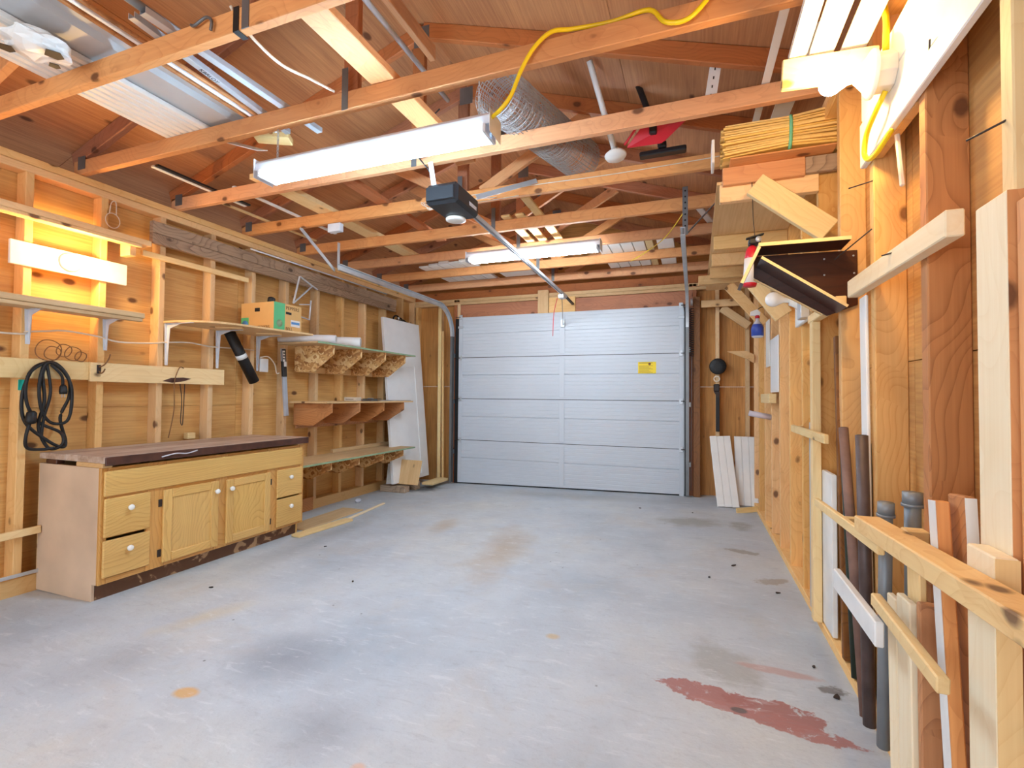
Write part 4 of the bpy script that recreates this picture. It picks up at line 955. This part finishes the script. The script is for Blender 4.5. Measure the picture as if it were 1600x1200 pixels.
# wire mesh roll
T = thing('wire_roll', 'roll of grey wire fencing lying up on the trusses', 'wire mesh', (-.78, 2.6, zc))
V, F = [], []
A, B = Vector((-.945, 2.24, 2.645)), Vector((-.70, 3.16, 2.675)); D = (B - A); e1 = D.cross(Vector((0, 0, 1))).normalized(); e2 = e1.cross(D.normalized())
def ringpts(u, r0, r1, n=30, tw=0): return [e1 * math.cos(2 * math.pi * k / n + tw) * (r0 + (r1 - r0) * k / n) + e2 * math.sin(2 * math.pi * k / n + tw) * (r0 + (r1 - r0) * k / n) + D * (u - .5) for k in range(n)]
random.seed(3)
for k in range(34):
    u = k / 33 + random.uniform(-.006, .006)
    for r in (.130, .118, .104): tubedata(ringpts(u + random.uniform(-.012, .012), r + random.uniform(-.004, .004), r + random.uniform(-.004, .004), 26), .0018, 3, True, False, V, F)
for k in range(34):
    a = 2 * math.pi * k / 34
    for r in (.131, .112):
        tubedata([(e1 * math.cos(a + .25 * s) + e2 * math.sin(a + .25 * s)) * r + D * (s - .5) for s in (0, .25, .5, .75, 1)], .0020, 3, False, False, V, F)
link('mesh', newmesh('mesh', V, F), 'wire', T, Matrix.Translation((A + B) / 2))

# white pole, broom, scoop up on the trusses
T = thing('white_pole', 'white plastic pole with an oval foot standing on the trusses', 'pole', (-.42, 2.9, 2.52))
tube('pole', [(-.545, 2.62, 2.96), (-.450, 2.90, 2.585)], .017, 'white_vinyl', T, 14, False)
lathe('foot', [(.010, -.012), (.060, -.010), (.066, 0), (.055, .010), (.022, .020), (.018, .05)], (-.445, 2.92, 2.553), (-.1, .15, 1), 'white_vinyl', T, 20)
T = thing('push_broom', 'black push broom leaning head down on the trusses', 'broom', (-.17, 2.95, 2.5))
tube('handle', [(-.31, 2.88, 2.93), (-.185, 2.95, 2.585)], .018, 'blackpl', T, 12, False)
beam('head', (-.31, 2.98, 2.553), (-.045, 2.99, 2.560), .06, .028, (0, 1, 0), 'blackpl', T, .006)
lum('head_socket', -.205, -.155, 2.945, 3.005, 2.575, 2.61, 'blackpl', T, .006)
T = thing('red_scoop', 'red plastic snow scoop hanging behind the broom', 'scoop', (-.2, 2.85, 2.55))
sv = [(-.375, 2.80, 2.520), (-.215, 2.72, 2.668), (.010, 2.72, 2.625), (-.17, 2.82, 2.525), (-.26, 2.85, 2.62), (-.08, 2.84, 2.66)]
c0 = Vector((-.2, 2.77, 2.6)); vv = [Vector(p) - c0 for p in sv]
bm = bmesh.new(); bv = [bm.verts.new(p) for p in vv]
for f in ((0, 3, 2, 1), (0, 1, 4), (1, 5, 4), (1, 2, 5), (0, 4, 3), (3, 4, 5), (3, 5, 2)):
    try: bm.faces.new([bv[i] for i in f])
    except ValueError: pass
bmesh.ops.recalc_face_normals(bm, faces=bm.faces[:]); bmesh.ops.bevel(bm, geom=bm.edges[:], offset=.006, segments=2, affect='EDGES')
me = bpy.data.meshes.new('blade'); bm.to_mesh(me); bm.free(); link('blade', me, 'red', T, Matrix.Translation(c0))
tube('rim', [(-.375, 2.79, 2.540), (-.30, 2.75, 2.61), (-.215, 2.715, 2.68), (-.10, 2.715, 2.66), (.010, 2.715, 2.628)], .007, 'red', T, 8)
lum('socket', -.235, -.195, 2.74, 2.80, 2.56, 2.60, 'blackpl', T, .006)
# white straps
T = thing('slotted_strap', 'white slotted strap hanging from the roof near the red scoop', 'strap', (.07, 2.5, 2.5))
st = beam('strap', (.105, 2.50, 2.77), (.062, 2.50, 2.48), .052, .004, (1, 0, 0), 'white_vinyl', T, 0)
for q in range(5): beam('slot', (.100 - .0065 * q, 2.4975, 2.735 - .042 * q), (.0985 - .0065 * q, 2.4975, 2.722 - .042 * q), .006, .0012, (1, 0, 0), 'black', st, 0)
tag(beam('trim_strip', (.325, 1.4, zc + .006), (.295, 3.0, zc + .006), .034, .006, (1, 0, 0), 'white_vinyl'), 'long thin white strip running back beside the cedar shims', 'trim strip', 'thin trims on the trusses')
tag(beam('storage_plank', (.435, 2.12, zc + .004), (.40, 3.0, zc + .004), .085, .006, (1, 0, 0), 'white_vinyl'), 'white trim board above the cedar shim bundle', 'trim board')

# yellow cord over the second truss
T = thing('extension_cord', 'yellow cord looping from the tube light over the truss', 'cord', (-.6, 1.84, 2.3))
tube('cord', [(-.80, 1.86, 2.275), (-.745, 1.83, 2.285), (-.70, 1.825, 2.33), (-.655, 1.82, 2.42), (-.60, 1.82, 2.50), (-.53, 1.825, 2.548), (-.45, 1.85, 2.556), (-.30, 1.86, 2.552), (-.16, 1.84, 2.545), (-.10, 1.822, 2.47), (-.02, 1.82, 2.46), (.06, 1.815, 2.53), (.13, 1.80, 2.62), (.20, 1.82, 2.68), (.33, 1.80, 2.60), (.43, 1.72, 2.45), (.505, 1.655, 2.25), (.513, 1.655, 2.10)], .0085, 'yellow', T, 8)
T = thing('extension_cord', 'yellow cord drooping below the bright right-hand bulb', 'cord', (.5, 1.7, 1.85))
tube('cord', [(.513, 1.66, 1.985), (.500, 1.69, 1.95), (.498, 1.77, 1.92), (.498, 1.795, 1.87), (.500, 1.76, 1.835), (.505, 1.70, 1.83), (.52, 1.64, 1.86)], .0075, 'yellow', T, 8)

# ================================================================== RIGHT WALL, HIGH
T = thing('lamp_board', 'white painted boards behind the bright right-hand bulb', 'board', (.54, 1.4, 1.88))
lum('board', .529, .549, .70, 1.955, 1.885, 2.035, 'white', T); lum('board', .529, .549, .70, 1.935, 2.037, 2.16, 'white', T)
lum('bottom_strip', .5495, .575, 1.56, 1.885, 1.885, 1.90, 'stud_right', T)
tag(beam('cord_loop', (.56, 1.745, 1.98), (.565, 1.705, 1.72), .012, .012, (0, 1, 0), 'cable'), 'stiff white cable end hanging below the white boards', 'cable')
T = thing('lit_board', 'small flat board glowing yellow behind the right-hand bulb', 'board', (.4, 1.76, 2.1))
beam('board', (.265, 1.765, 2.150), (.5285, 1.765, 2.135), .098, .018, (0, 0, 1), 'pale', T)
prof = [(0, 0), (.045, 0), (.050, .006), (.044, .012), (.046, .022), (.030, .018), (.018, .026), (0, .022)]
tag(prism('moulding', prof, ((.288, 1.79, 2.203), (1, 0, 0), (0, 0, 1)), 1.1, 'white_vinyl', None, 0), 'white crown moulding lying over the yellow-lit board', 'moulding', 'white trim stacked above the right bulb')
tag(lum('trim_board', .345, .415, .70, 1.80, 2.204, 2.216, 'white'), 'flat white trim board in the middle above the right bulb', 'trim board', 'white trim stacked above the right bulb')
tag(lum('trim_board', .435, .505, .70, 1.80, 2.204, 2.216, 'white'), 'flat white trim board nearest the right wall above the bulb', 'trim board', 'white trim stacked above the right bulb')

# overhead shelf
T = thing('overhead_shelf', 'plywood overhead shelf on joists along the right wall', 'shelf', (.33, 3.6, 2.08))
for y0, y1 in ((2.626, 3.44), (3.443, 4.30), (4.303, 5.2)):
    lum('deck_sheet', .105, .548, y0, y1, 2.170, 2.184, 'ply_pale', T, 0)
for y in (2.625, 3.45, 3.47 + .41, 4.28): lum('joist', .118, .549, y, y + .038, 2.08, 2.169, 'stud', T)
for y, x0, xb, zb, xe in ((4.46, .03, .24, 1.72, .545), (5.60, .065, .24, 1.86, .535)):
    lum('bracket_arm', x0, .549, y, y + .038, 2.075, 2.15, 'stud', T)
    beam('diagonal_brace', (xb + .03, y + .058, 2.065), (xe, y + .058, zb), .085, .034, (0, 0, 1) if False else (1, 0, .9), 'stud', T)
beam('diagonal_brace', (.345, 3.39, 1.85), (.515, 3.39, 1.61), .11, .030, (1, 0, .7), 'pale', T)
tag(lum('shelf_front_board', .130, .488, 2.595, 2.6245, 2.152, 2.240, 'truss'), 'orange board across the front of the overhead shelf', 'board')
tag(lum('shelf_front_board', .4885, .628, 2.594, 2.624, 2.160, 2.236, 'aged'), 'dark brown offcut beside the orange shelf front board', 'offcut')
tag(beam('brace_plank', (.262, 2.50, 2.098), (.560, 2.50, 1.845), .105, .036, (1, 0, 1.1), 'pale'), 'pale plank nailed slantwise under the cedar shims', 'plank')
# cedar shims
T = thing('shim_bundle', 'bundle of cedar shims tied with a pale green strap', 'shims', (.37, 2.58, 2.241))
random.seed(11)
rows = 13
SH = {}
for r in range(rows):
    for c in range(3):
        u = r / (rows - 1) - .5
        key = (r + c) % 2
        x0 = .128 + random.uniform(-.012, .012); x1 = .622 + random.uniform(-.02, .006)
        zmid = 2.331 + u * .128; zl = 2.326 + u * .150; zr = 2.334 + u * .160
        yv = 2.535 + c * .040
        tk0, tk1 = (.010, .004) if key else (.005, .010)
        V = []
        for x, z, tk in ((x0, zl, tk0), (.42, zmid, .0095), (x1, zr, tk1)):
            for dy, dz in ((-.018, 0), (.018, 0), (.018, tk), (-.018, tk)): V.append((x - .37, dy, z + dz - 2.32))
        F = [(3, 2, 1, 0), (8, 9, 10, 11)]
        for s in (0, 4):
            for k in range(4): F.append((s + k, s + (k + 1) % 4, s + 4 + (k + 1) % 4, s + 4 + k))
        link('shim', newmesh('shim', V, F), 'cedar', T, Matrix.Translation((.37, yv + random.uniform(-.004, .004), 2.32)))
tube('strap', [(.415, 2.510, 2.32), (.415, 2.511, 2.398), (.415, 2.575, 2.405), (.415, 2.638, 2.398), (.415, 2.640, 2.27), (.415, 2.575, 2.257), (.412, 2.511, 2.27)], .0075, 'strap_green', T, 8, True, 6, True)
tag(lum('white_card', .078, .092, 2.53, 2.66, 2.245, 2.36, 'paper'), 'curled white card at the left end of the cedar shims', 'card')
tag(lum('shim_tray', .16, .60, 2.514, 2.66, 2.2405, 2.2475, 'truss'), 'thin orange board under the cedar shims', 'board')

# dark stained slanted rack
T = thing('dark_rack', 'dark stained plywood rack with slanted shelves on the right wall', 'rack', (.4, 2.2, 1.45))
yb0, yb1 = 2.13, 2.27
prism('back_panel', [(.235, 1.70), (.604, 1.692), (.604, 1.474), (.50, 1.435), (.478, 1.449), (.234, 1.61)], ((0, yb1 + .013, 0), (1, 0, 0), (0, 0, 1)), .012, 'darkply', T)
def slat(nm, a, b, tk, light=True):
    o = beam(nm, (a[0], (yb0 + yb1) / 2, a[1]), (b[0], (yb0 + yb1) / 2, b[1]), yb1 - yb0, tk, (0, 1, 0), 'darkply', T, 0)
    beam('raw_edge', (a[0], yb0 - .001, a[1]), (b[0], yb0 - .001, b[1]), .002, tk, (0, 1, 0), 'pale', o, 0)
slat('top_board', (.237, 1.708), (.5485, 1.704), .014); slat('side_board', (.240, 1.700), (.176, 1.560), .012)
slat('slanted_shelf', (.247, 1.657), (.535, 1.447), .010)
beam('raw_edge', (.234, yb1 + .007, 1.604), (.480, yb1 + .007, 1.443), .013, .005, (0, 1, 0), 'pale', T, 0)
for x, z in ((.49, 1.665), (.49, 1.60), (.59, 1.67), (.592, 1.60)): lathe('screw_head', [(.004, 0), (.003, .0015)], (x, yb1 - .0005, z), (0, -1, 0), 'galv', T, 8)
tag(lum('wall_cleat', .512, .549, 2.20, 2.70, 1.462, 1.500, 'pale'), 'pale cleat on the wall just under the dark rack', 'cleat')
T = thing('spray_canister', 'small red and white canister with a black head behind the dark rack', 'canister', (.245, 2.5, 1.62))
lathe('body', [(.026, 0), (.030, .01), (.030, .14), (.024, .175), (.012, .19)], (.240, 2.50, 1.62), (.06, 0, 1), 'red', T, 18)
lathe('label', [(.0305, 0), (.0305, .115)], (.241, 2.50, 1.635), (.06, 0, 1), 'paper', T, 18)
lum('head', .235, .285, 2.475, 2.525, 1.812, 1.842, 'black', T, .006); beam('lever', (.225, 2.5, 1.845), (.30, 2.5, 1.862), .02, .008, (0, 1, 0), 'black', T)
lathe('gauge', [(.013, 0), (.013, .006)], (.275, 2.474, 1.832), (0, -1, 0), 'galv', T, 14)
tube('hanging_wire', [(.262, 2.5, 1.86), (.262, 2.56, 1.97), (.262, 2.606, 2.1515)], .0018, 'darkmetal', T, 5)
# rail across the studs
tag(beam('stud_rail', (.530, 1.318, 1.486), (.530, 2.045, 1.492), .060, .036, (0, 0, 1), 'pale_board'), 'grey-white wooden rail across the right studs at mid height', 'rail')
# nails left in the studs
for a, b, lab in (((.56, 1.52, 1.93), (.52, 1.40, 1.95), 'long nail sticking out of the bright stud edge at top right'), ((.55, 1.90, 1.82), (.50, 1.97, 1.83), 'nail sticking out under the white boards'), ((.545, 1.90, 1.66), (.47, 2.03, 1.60), 'bent rod end sticking out above the dark rack'), ((.55, 1.53, 1.50), (.50, 1.66, 1.51), 'nail sticking out of the stud above the grey-white rail'), ((.555, 1.17, 1.63), (.51, 1.22, 1.62), 'nail in the rightmost stud')):
    tag(tube('nail', [a, b], .0022, 'darkmetal', None, 6, False), lab, 'nail', 'nails in the right wall')

# spray bottle
T = thing('spray_bottle', 'clear spray bottle with a blue label hanging on the right wall', 'spray bottle', (.45, 4.1, 1.56))
lathe('bottle', [(.030, 0), (.040, .006), (.042, .075), (.030, .105), (.014, .125), (.013, .145)], (.44, 4.05, 1.555), (0, 0, 1), 'clear_plastic', T, 18)
lathe('label', [(.0428, .012), (.0432, .072), (.0335, .100)], (.44, 4.05, 1.555), (0, 0, 1), 'blue_liquid', T, 18)
lathe('collar', [(.016, 0), (.016, .022)], (.44, 4.05, 1.70), (0, 0, 1), 'red', T, 14)
prism('trigger_head', [(-.05, .0), (.015, -.005), (.02, .02), (.0, .045), (-.045, .03)], ((.44, 4.062, 1.722), (1, 0, 0), (0, 0, 1)), .024, 'white', T)
tube('hook', [(.44, 4.05, 1.765), (.48, 4.09, 1.79), (.551, 4.18, 1.77)], .003, 'darkmetal', T, 5)
# far right corner
T = thing('tape_reel', 'round black reel with a long black bar hanging by the garage door', 'reel', (.23, 5.6, .74))
lathe('reel', [(.080, 0), (.086, .006), (.086, .034), (.078, .040), (.03, .042)], (.232, 5.695, 1.44), (0, -1, 0), 'black', T, 28)
tube('ring', [(.222 + .028 * math.cos(a), 5.66, 1.305 + .028 * math.sin(a)) for a in [k * math.pi / 5 for k in range(10)]], .007, 'cable', T, 8, True, 3, True)
lum('clamp', .19, .25, 5.66, 5.698, 1.17, 1.25, 'darkmetal', T, .008); lum('bar', .212, .250, 5.672, 5.698, .74, 1.17, 'black', T)
prism('hang_plate', [(.19, 1.17), (.25, 1.17), (.25, 1.12), (.232, 1.10)], ((0, 5.671, 0), (1, 0, 0), (0, 0, 1)), .006, 'darkmetal', T, 0)
tag(prism('wood_wedge', [(.302, 1.567), (.476, 1.569), (.548, 1.53), (.548, 1.445), (.476, 1.49)], ((0, 5.32, 0), (1, 0, 0), (0, 0, 1)), .02, 'stud'), 'pointed wooden wedge sticking out of the right wall', 'wedge')
for x0, yb, yt, k in ((.205, 5.18, 5.55, 0), (.385, 5.30, 5.60, 1)):
    T = thing('vinyl_panel', ['white ribbed panel leaning in the far right corner, left one', 'white ribbed panel leaning in the far right corner, right one'][k], 'panel', (x0 + .1, yb, .04), 'leaning white panels')
    d = Vector((-.06 if k == 0 else 0.0, yt - yb, .655)); o = Vector((x0, yb, .045)); h = d.length
    for q in range(3): beam('rib_strip', tuple(o + Vector((.035 + .066 * q, 0, 0))), tuple(o + Vector((.035 + .066 * q, 0, 0)) + d), .063, .008, (1, 0, 0), 'white_vinyl', T)
    beam('backing', tuple(o + Vector((.10, .009, .0))), tuple(o + Vector((.10, .009, 0)) + d), .20, .006, (1, 0, 0), 'white_vinyl', T)
tag(beam('floor_offcut', (.36, 4.98, .055), (.545, 5.05, .075), .05, .018, (0, 0, 1), 'pale'), 'short pale offcut on the floor below the leaning white panels', 'offcut')
tag(lum('base_block', .22, .40, 5.22, 5.30, .04, .062, 'red_pine'), 'dark wood block behind the foot of the white panels', 'block')
T = thing('wall_sheet', 'bluish white sheet hung flat on the right wall studs', 'sheet', (.54, 4.1, 1.14))
lum('sheet', .540, .548, 3.80, 4.16, 1.145, 1.545, 'door_white', T)
tag(lum('wall_strip', .541, .5485, 4.22, 4.42, 1.35, 1.72, 'white_vinyl'), 'torn white strip behind the hung white sheet', 'strip')
tag(lum('wall_block', .500, .549, 3.93, 4.40, 1.065, 1.135, 'pale'), 'cracked pale block under the hung white sheet', 'block')
tag(tube('silver_tube', [(.549, 4.2, .955), (.395, 4.2, .985)], .022, 'pinkpipe', None, 16, False), 'short silver tube sticking out of the right wall', 'tube')

# ================================================================== RIGHT WALL RACK
def piece(name, a, b, w, t, side, mat, label, cat, group='lumber and pipes in the right wall rack'):
    return tag(beam(name, a, b, w, t, side, mat), label, cat, group)
def pipe(name, a, b, r, mat, label, coupling=None):
    T = thing(name, label, 'pipe', b, 'lumber and pipes in the right wall rack')
    A, B = Vector(a), Vector(b)
    tube('pipe_body', [a, b], r, mat, T, 16, False)
    d = (A - B).normalized()
    lathe('open_end', [(r * .78, 0), (r * .78, .001)], tuple(A + d * .0004), tuple(d), 'black', T, 14)
    if coupling:
        tube('coupling', [tuple(A - d * .03), tuple(A + d * .004)], r * 1.22, mat, T, 16, False)
        tube('coupling_ring', [tuple(A - d * .036), tuple(A - d * .028)], r * 1.35, mat, T, 16, False)
    return T
T = thing('rack_rail', 'heavy stained rail across the rack at lower right', 'rail', (.45, 1.2, .73)); beam('rail_board', (.452, .75, .785), (.452, 1.635, .752), .042, .062, (0, 0, 1), 'pale_stained', T); 
beam('spacer', (.50, 1.53, .75), (.549, 1.53, .75), .04, .04, (0, 1, 0), 'pale', T)
T = thing('rack_rail', 'thin pale rail across the rack left of the heavy rail', 'rail', (.46, 1.9, .69)); beam('rail_board', (.456, 1.542, .708), (.456, 2.26, .688), .032, .018, (0, 0, 1), 'pale', T)
beam('spacer', (.466, 1.91, .695), (.549, 1.91, .695), .03, .03, (0, 1, 0), 'pale', T)
T = thing('rack_rail', 'white painted rail low on the rack', 'rail', (.42, 1.6, .5)); beam('rail_board', (.420, 1.436, .527), (.420, 1.815, .535), .062, .020, (0, 0, 1), 'white', T)
T = thing('rack_rail', 'pale yellow rail low on the rack beside the white one', 'rail', (.42, 1.3, .57)); beam('rail_board', (.424, 1.12, .578), (.424, 1.475, .600), .032, .022, (0, 0, 1), 'pale', T)
T = thing('rack_rail', 'short pale cleat across the far end of the rack', 'rail', (.5, 2.6, .93)); beam('rail_board', (.498, 2.29, .937), (.498, 3.02, .940), .038, .018, (0, 0, 1), 'pale', T)
beam('spacer', (.508, 2.98, .938), (.549, 3.05, .938), .03, .03, (0, 1, 0), 'pale', T)
U = (0, 1, 0)
piece('upright_batten', (.5275, 2.625, .08), (.5275, 2.625, 1.46), .05, .036, U, 'pale', 'tall pale upright batten under the wall cleat', 'batten')
piece('weathered_board', (.538, 2.735, .085), (.538, 2.735, .985), .085, .018, U, 'grey_vinyl', 'greyish board standing behind the pale upright batten', 'board')
piece('white_board', (.558, 2.525, .085), (.558, 2.525, .775), .17, .020, U, 'white', 'short wide white board standing at the far end of the rack', 'board')
piece('white_board', (.600, 2.395, .085), (.600, 2.395, .99), .05, .016, U, 'white_vinyl', 'narrow white strip beside the short wide white board', 'board')
piece('brown_stake', (.556, 2.26, .085), (.556, 2.355, 1.36), .030, .030, U, 'stake', 'tall dark brown wooden stake', 'stake')
piece('white_board', (.540, 1.935, .12), (.540, 1.968, 1.45), .062, .010, U, 'white_vinyl', 'tall white vinyl strip standing beside the pipes', 'board')
pipe('iron_pipe', (.510, 2.10, .995), (.510, 1.88, .085), .0155, 'rust', 'rusty brown pipe, tallest of the dark pipes')
pipe('iron_pipe', (.500, 1.855, .985), (.508, 1.835, .085), .0175, 'darkpipe', 'thick black pipe between the rusty and grey pipes')
pipe('iron_pipe', (.575, 2.10, .94), (.575, 2.02, .085), .020, 'greenpipe', 'dark pipe half hidden behind the rusty one')
pipe('iron_pipe', (.550, 2.26, .905), (.548, 2.125, .085), .014, 'greenpipe', 'thin dark green pipe left of the rusty one')
pipe('iron_pipe', (.575, 1.965, .88), (.575, 1.955, .085), .012, 'darkmetal', 'thin black rod next to the white vinyl strip')
piece('yellow_lath', (.550, 2.08, .085), (.550, 2.16, .56), .016, .014, U, 'pale', 'thin yellow lath standing between the dark pipes', 'lath')
piece('white_board', (.618, 2.16, .085), (.618, 2.09, .80), .05, .014, U, 'white', 'white offcut standing behind the dark pipes', 'board')
pipe('grey_pipe', (.505, 1.665, .805), (.515, 1.74, .085), .0165, 'galvpipe', 'grey galvanized pipe left of the heavy rail end', True)
pipe('grey_pipe', (.575, 1.690, .835), (.575, 1.70, .085), .020, 'galvpipe', 'thicker grey pipe with a coupling against the bright stud', True)
piece('pale_plank', (.490, 1.545, .050), (.490, 1.560, .585), .062, .016, U, 'pale_board', 'pale plank, left of the near rack planks', 'plank')
piece('pale_plank', (.508, 1.462, .050), (.508, 1.475, .70), .072, .016, U, 'pale', 'taller pale plank behind the near rack planks', 'plank')
piece('pale_plank', (.480, 1.440, .050), (.480, 1.450, .62), .080, .018, U, 'pale_board', 'pale plank in front of the dark-edged board', 'plank')
piece('dark_edged_board', (.4995, 1.383, .050), (.4995, 1.388, .635), .020, .040, U, 'red_pine', 'reddish stack edge standing beside the pale planks', 'board')
piece('white_board', (.612, 1.60, .085), (.612, 1.60, .63), .08, .016, U, 'white', 'short white board standing inside the stud bay', 'board')
o = piece('white_edge_board', (.500, 1.240, .050), (.500, 1.330, .88), .034, .026, U, 'truss', 'narrow plank with a white painted face leaning in the near rack', 'plank')
beam('painted_face', (.4865, 1.240, .050), (.4865, 1.330, .88), .034, .001, U, 'white', o, 0)
o = piece('brown_plank', (.534, 1.255, .085), (.534, 1.318, .897), .074, .020, U, 'red_pine', 'brown plank with a white edge behind the white-faced one', 'plank')
beam('painted_edge', (.534, 1.2175, .085), (.534, 1.2805, .897), .001, .020, U, 'white_vinyl', o, 0)
o = piece('pale_plank', (.503, 1.137, .045), (.503, 1.137, .828), .094, .035, U, 'pale_board', 'wide pale plank standing lowest at the right', 'plank')
lum('raw_edge', .4860, .5200, 1.0885, 1.0898, .047, .826, 'pale', o, 0)
o = piece('tall_board', (.5355, 1.168, .050), (.5355, 1.168, 1.478), .104, .027, U, 'pale_board', 'tall cream board leaning at the right edge', 'board')
lum('raw_edge', .5225, .5485, 1.1145, 1.1158, .052, 1.476, 'truss', o, 0)
piece('tall_board', (.5395, 1.085, .050), (.5395, 1.085, 1.452), .045, .018, U, 'truss', 'orange board standing just right of the tall cream board', 'board')

# litter on the slab
random.seed(5)
for x, y, where in ((.23, 3.42, 'near the right wall, level with the rusty pipe'), (.42, 3.02, 'against the right wall base beside the white rail'), (.08, 3.15, 'a step left of the wall rack, alone'), (-.02, 4.85, 'near the right corner of the garage door'),
                    (.44, 2.25, 'beside the right wall above the red stain'), (.47, 2.05, 'at the right tip of the red stain'), (-2.62, 2.05, 'in front of the left cabinet drawers'), (-2.55, 2.9, 'in front of the right cabinet door'), (-1.9, 2.4, 'in the open middle of the floor'), (-.5, 4.9, 'in front of the yellow door sticker')):
    a = random.uniform(0, 6.28); r = random.uniform(.010, .022)
    pts = [(r * random.uniform(.5, 1.2) * math.cos(k * math.pi / 3), r * .5 * random.uniform(.5, 1.2) * math.sin(k * math.pi / 3)) for k in range(6)]
    tag(prism('debris_chip', pts, ((x, y, fz(x) + .001), (math.cos(a), math.sin(a), 0), (-math.sin(a), math.cos(a), 0)), .005, 'darkmetal', None, 0), 'tiny dark chip on the floor ' + where, 'debris', 'debris chips on the floor')

# cables and tape round the first trusses
T = thing('white_cable', 'white cable sagging between the two nearest trusses at the top', 'cable', (-1.63, 1.6, 2.5))
tube('cable_run', [(-1.62, 1.292, 2.545), (-1.64, 1.345, 2.535), (-1.637, 1.42, 2.505), (-1.639, 1.55, 2.497), (-1.625, 1.70, 2.525), (-1.612, 1.838, 2.548)], .006, 'cable', T, 8)
T = thing('tape_wrap', 'black tape wrapped round the nearest truss chord', 'tape', (-1.6, 1.3, 2.45))
lum('front_wrap', -1.612, -1.585, 1.296, 1.2985, ZP - .002, ZP + .092, 'black', T, 0); lum('under_wrap', -1.612, -1.585, 1.2985, 1.342, ZP - .002, ZP + .0005, 'black', T, 0)
T = thing('steel_hook', 'bent steel bracket nailed on the nearest truss chord', 'hook', (-1.77, 1.29, 2.5))
tube('hook_rod', [(-1.83, 1.293, 2.53), (-1.80, 1.285, 2.515), (-1.74, 1.285, 2.53), (-1.71, 1.285, 2.51), (-1.715, 1.287, 2.475)], .006, 'dull_metal', T, 8)
T = thing('wire_ring', 'thin white wire ring hung high on the left wall plywood', 'wire', (-3.56, 2.03, 2.15))
tube('ring', [(XL + .008, 2.03 + .042 * math.cos(a), 2.225 + .048 * math.sin(a)) for a in [k * math.pi / 5 for k in range(10)]], .003, 'cable', T, 6, True, 4, True)
tube('tail', [(XL + .008, 2.01, 2.27), (XL + .008, 2.02, 2.34), (XL + .008, 2.045, 2.35), (XL + .008, 2.05, 2.27)], .003, 'cable', T, 6)
T = thing('yellow_wire', 'thin yellow wire stretched from the far trusses to the right track hanger', 'wire', (-.2, 4.0, 2.37))
tube('strand', [(-.597, 4.91, 2.452), (-.40, 4.45, 2.40), (-.215, 4.0, 2.372), (-.065, 3.55, 2.40), (-.06, 3.468, 2.42)], .004, 'yellow', T, 6)
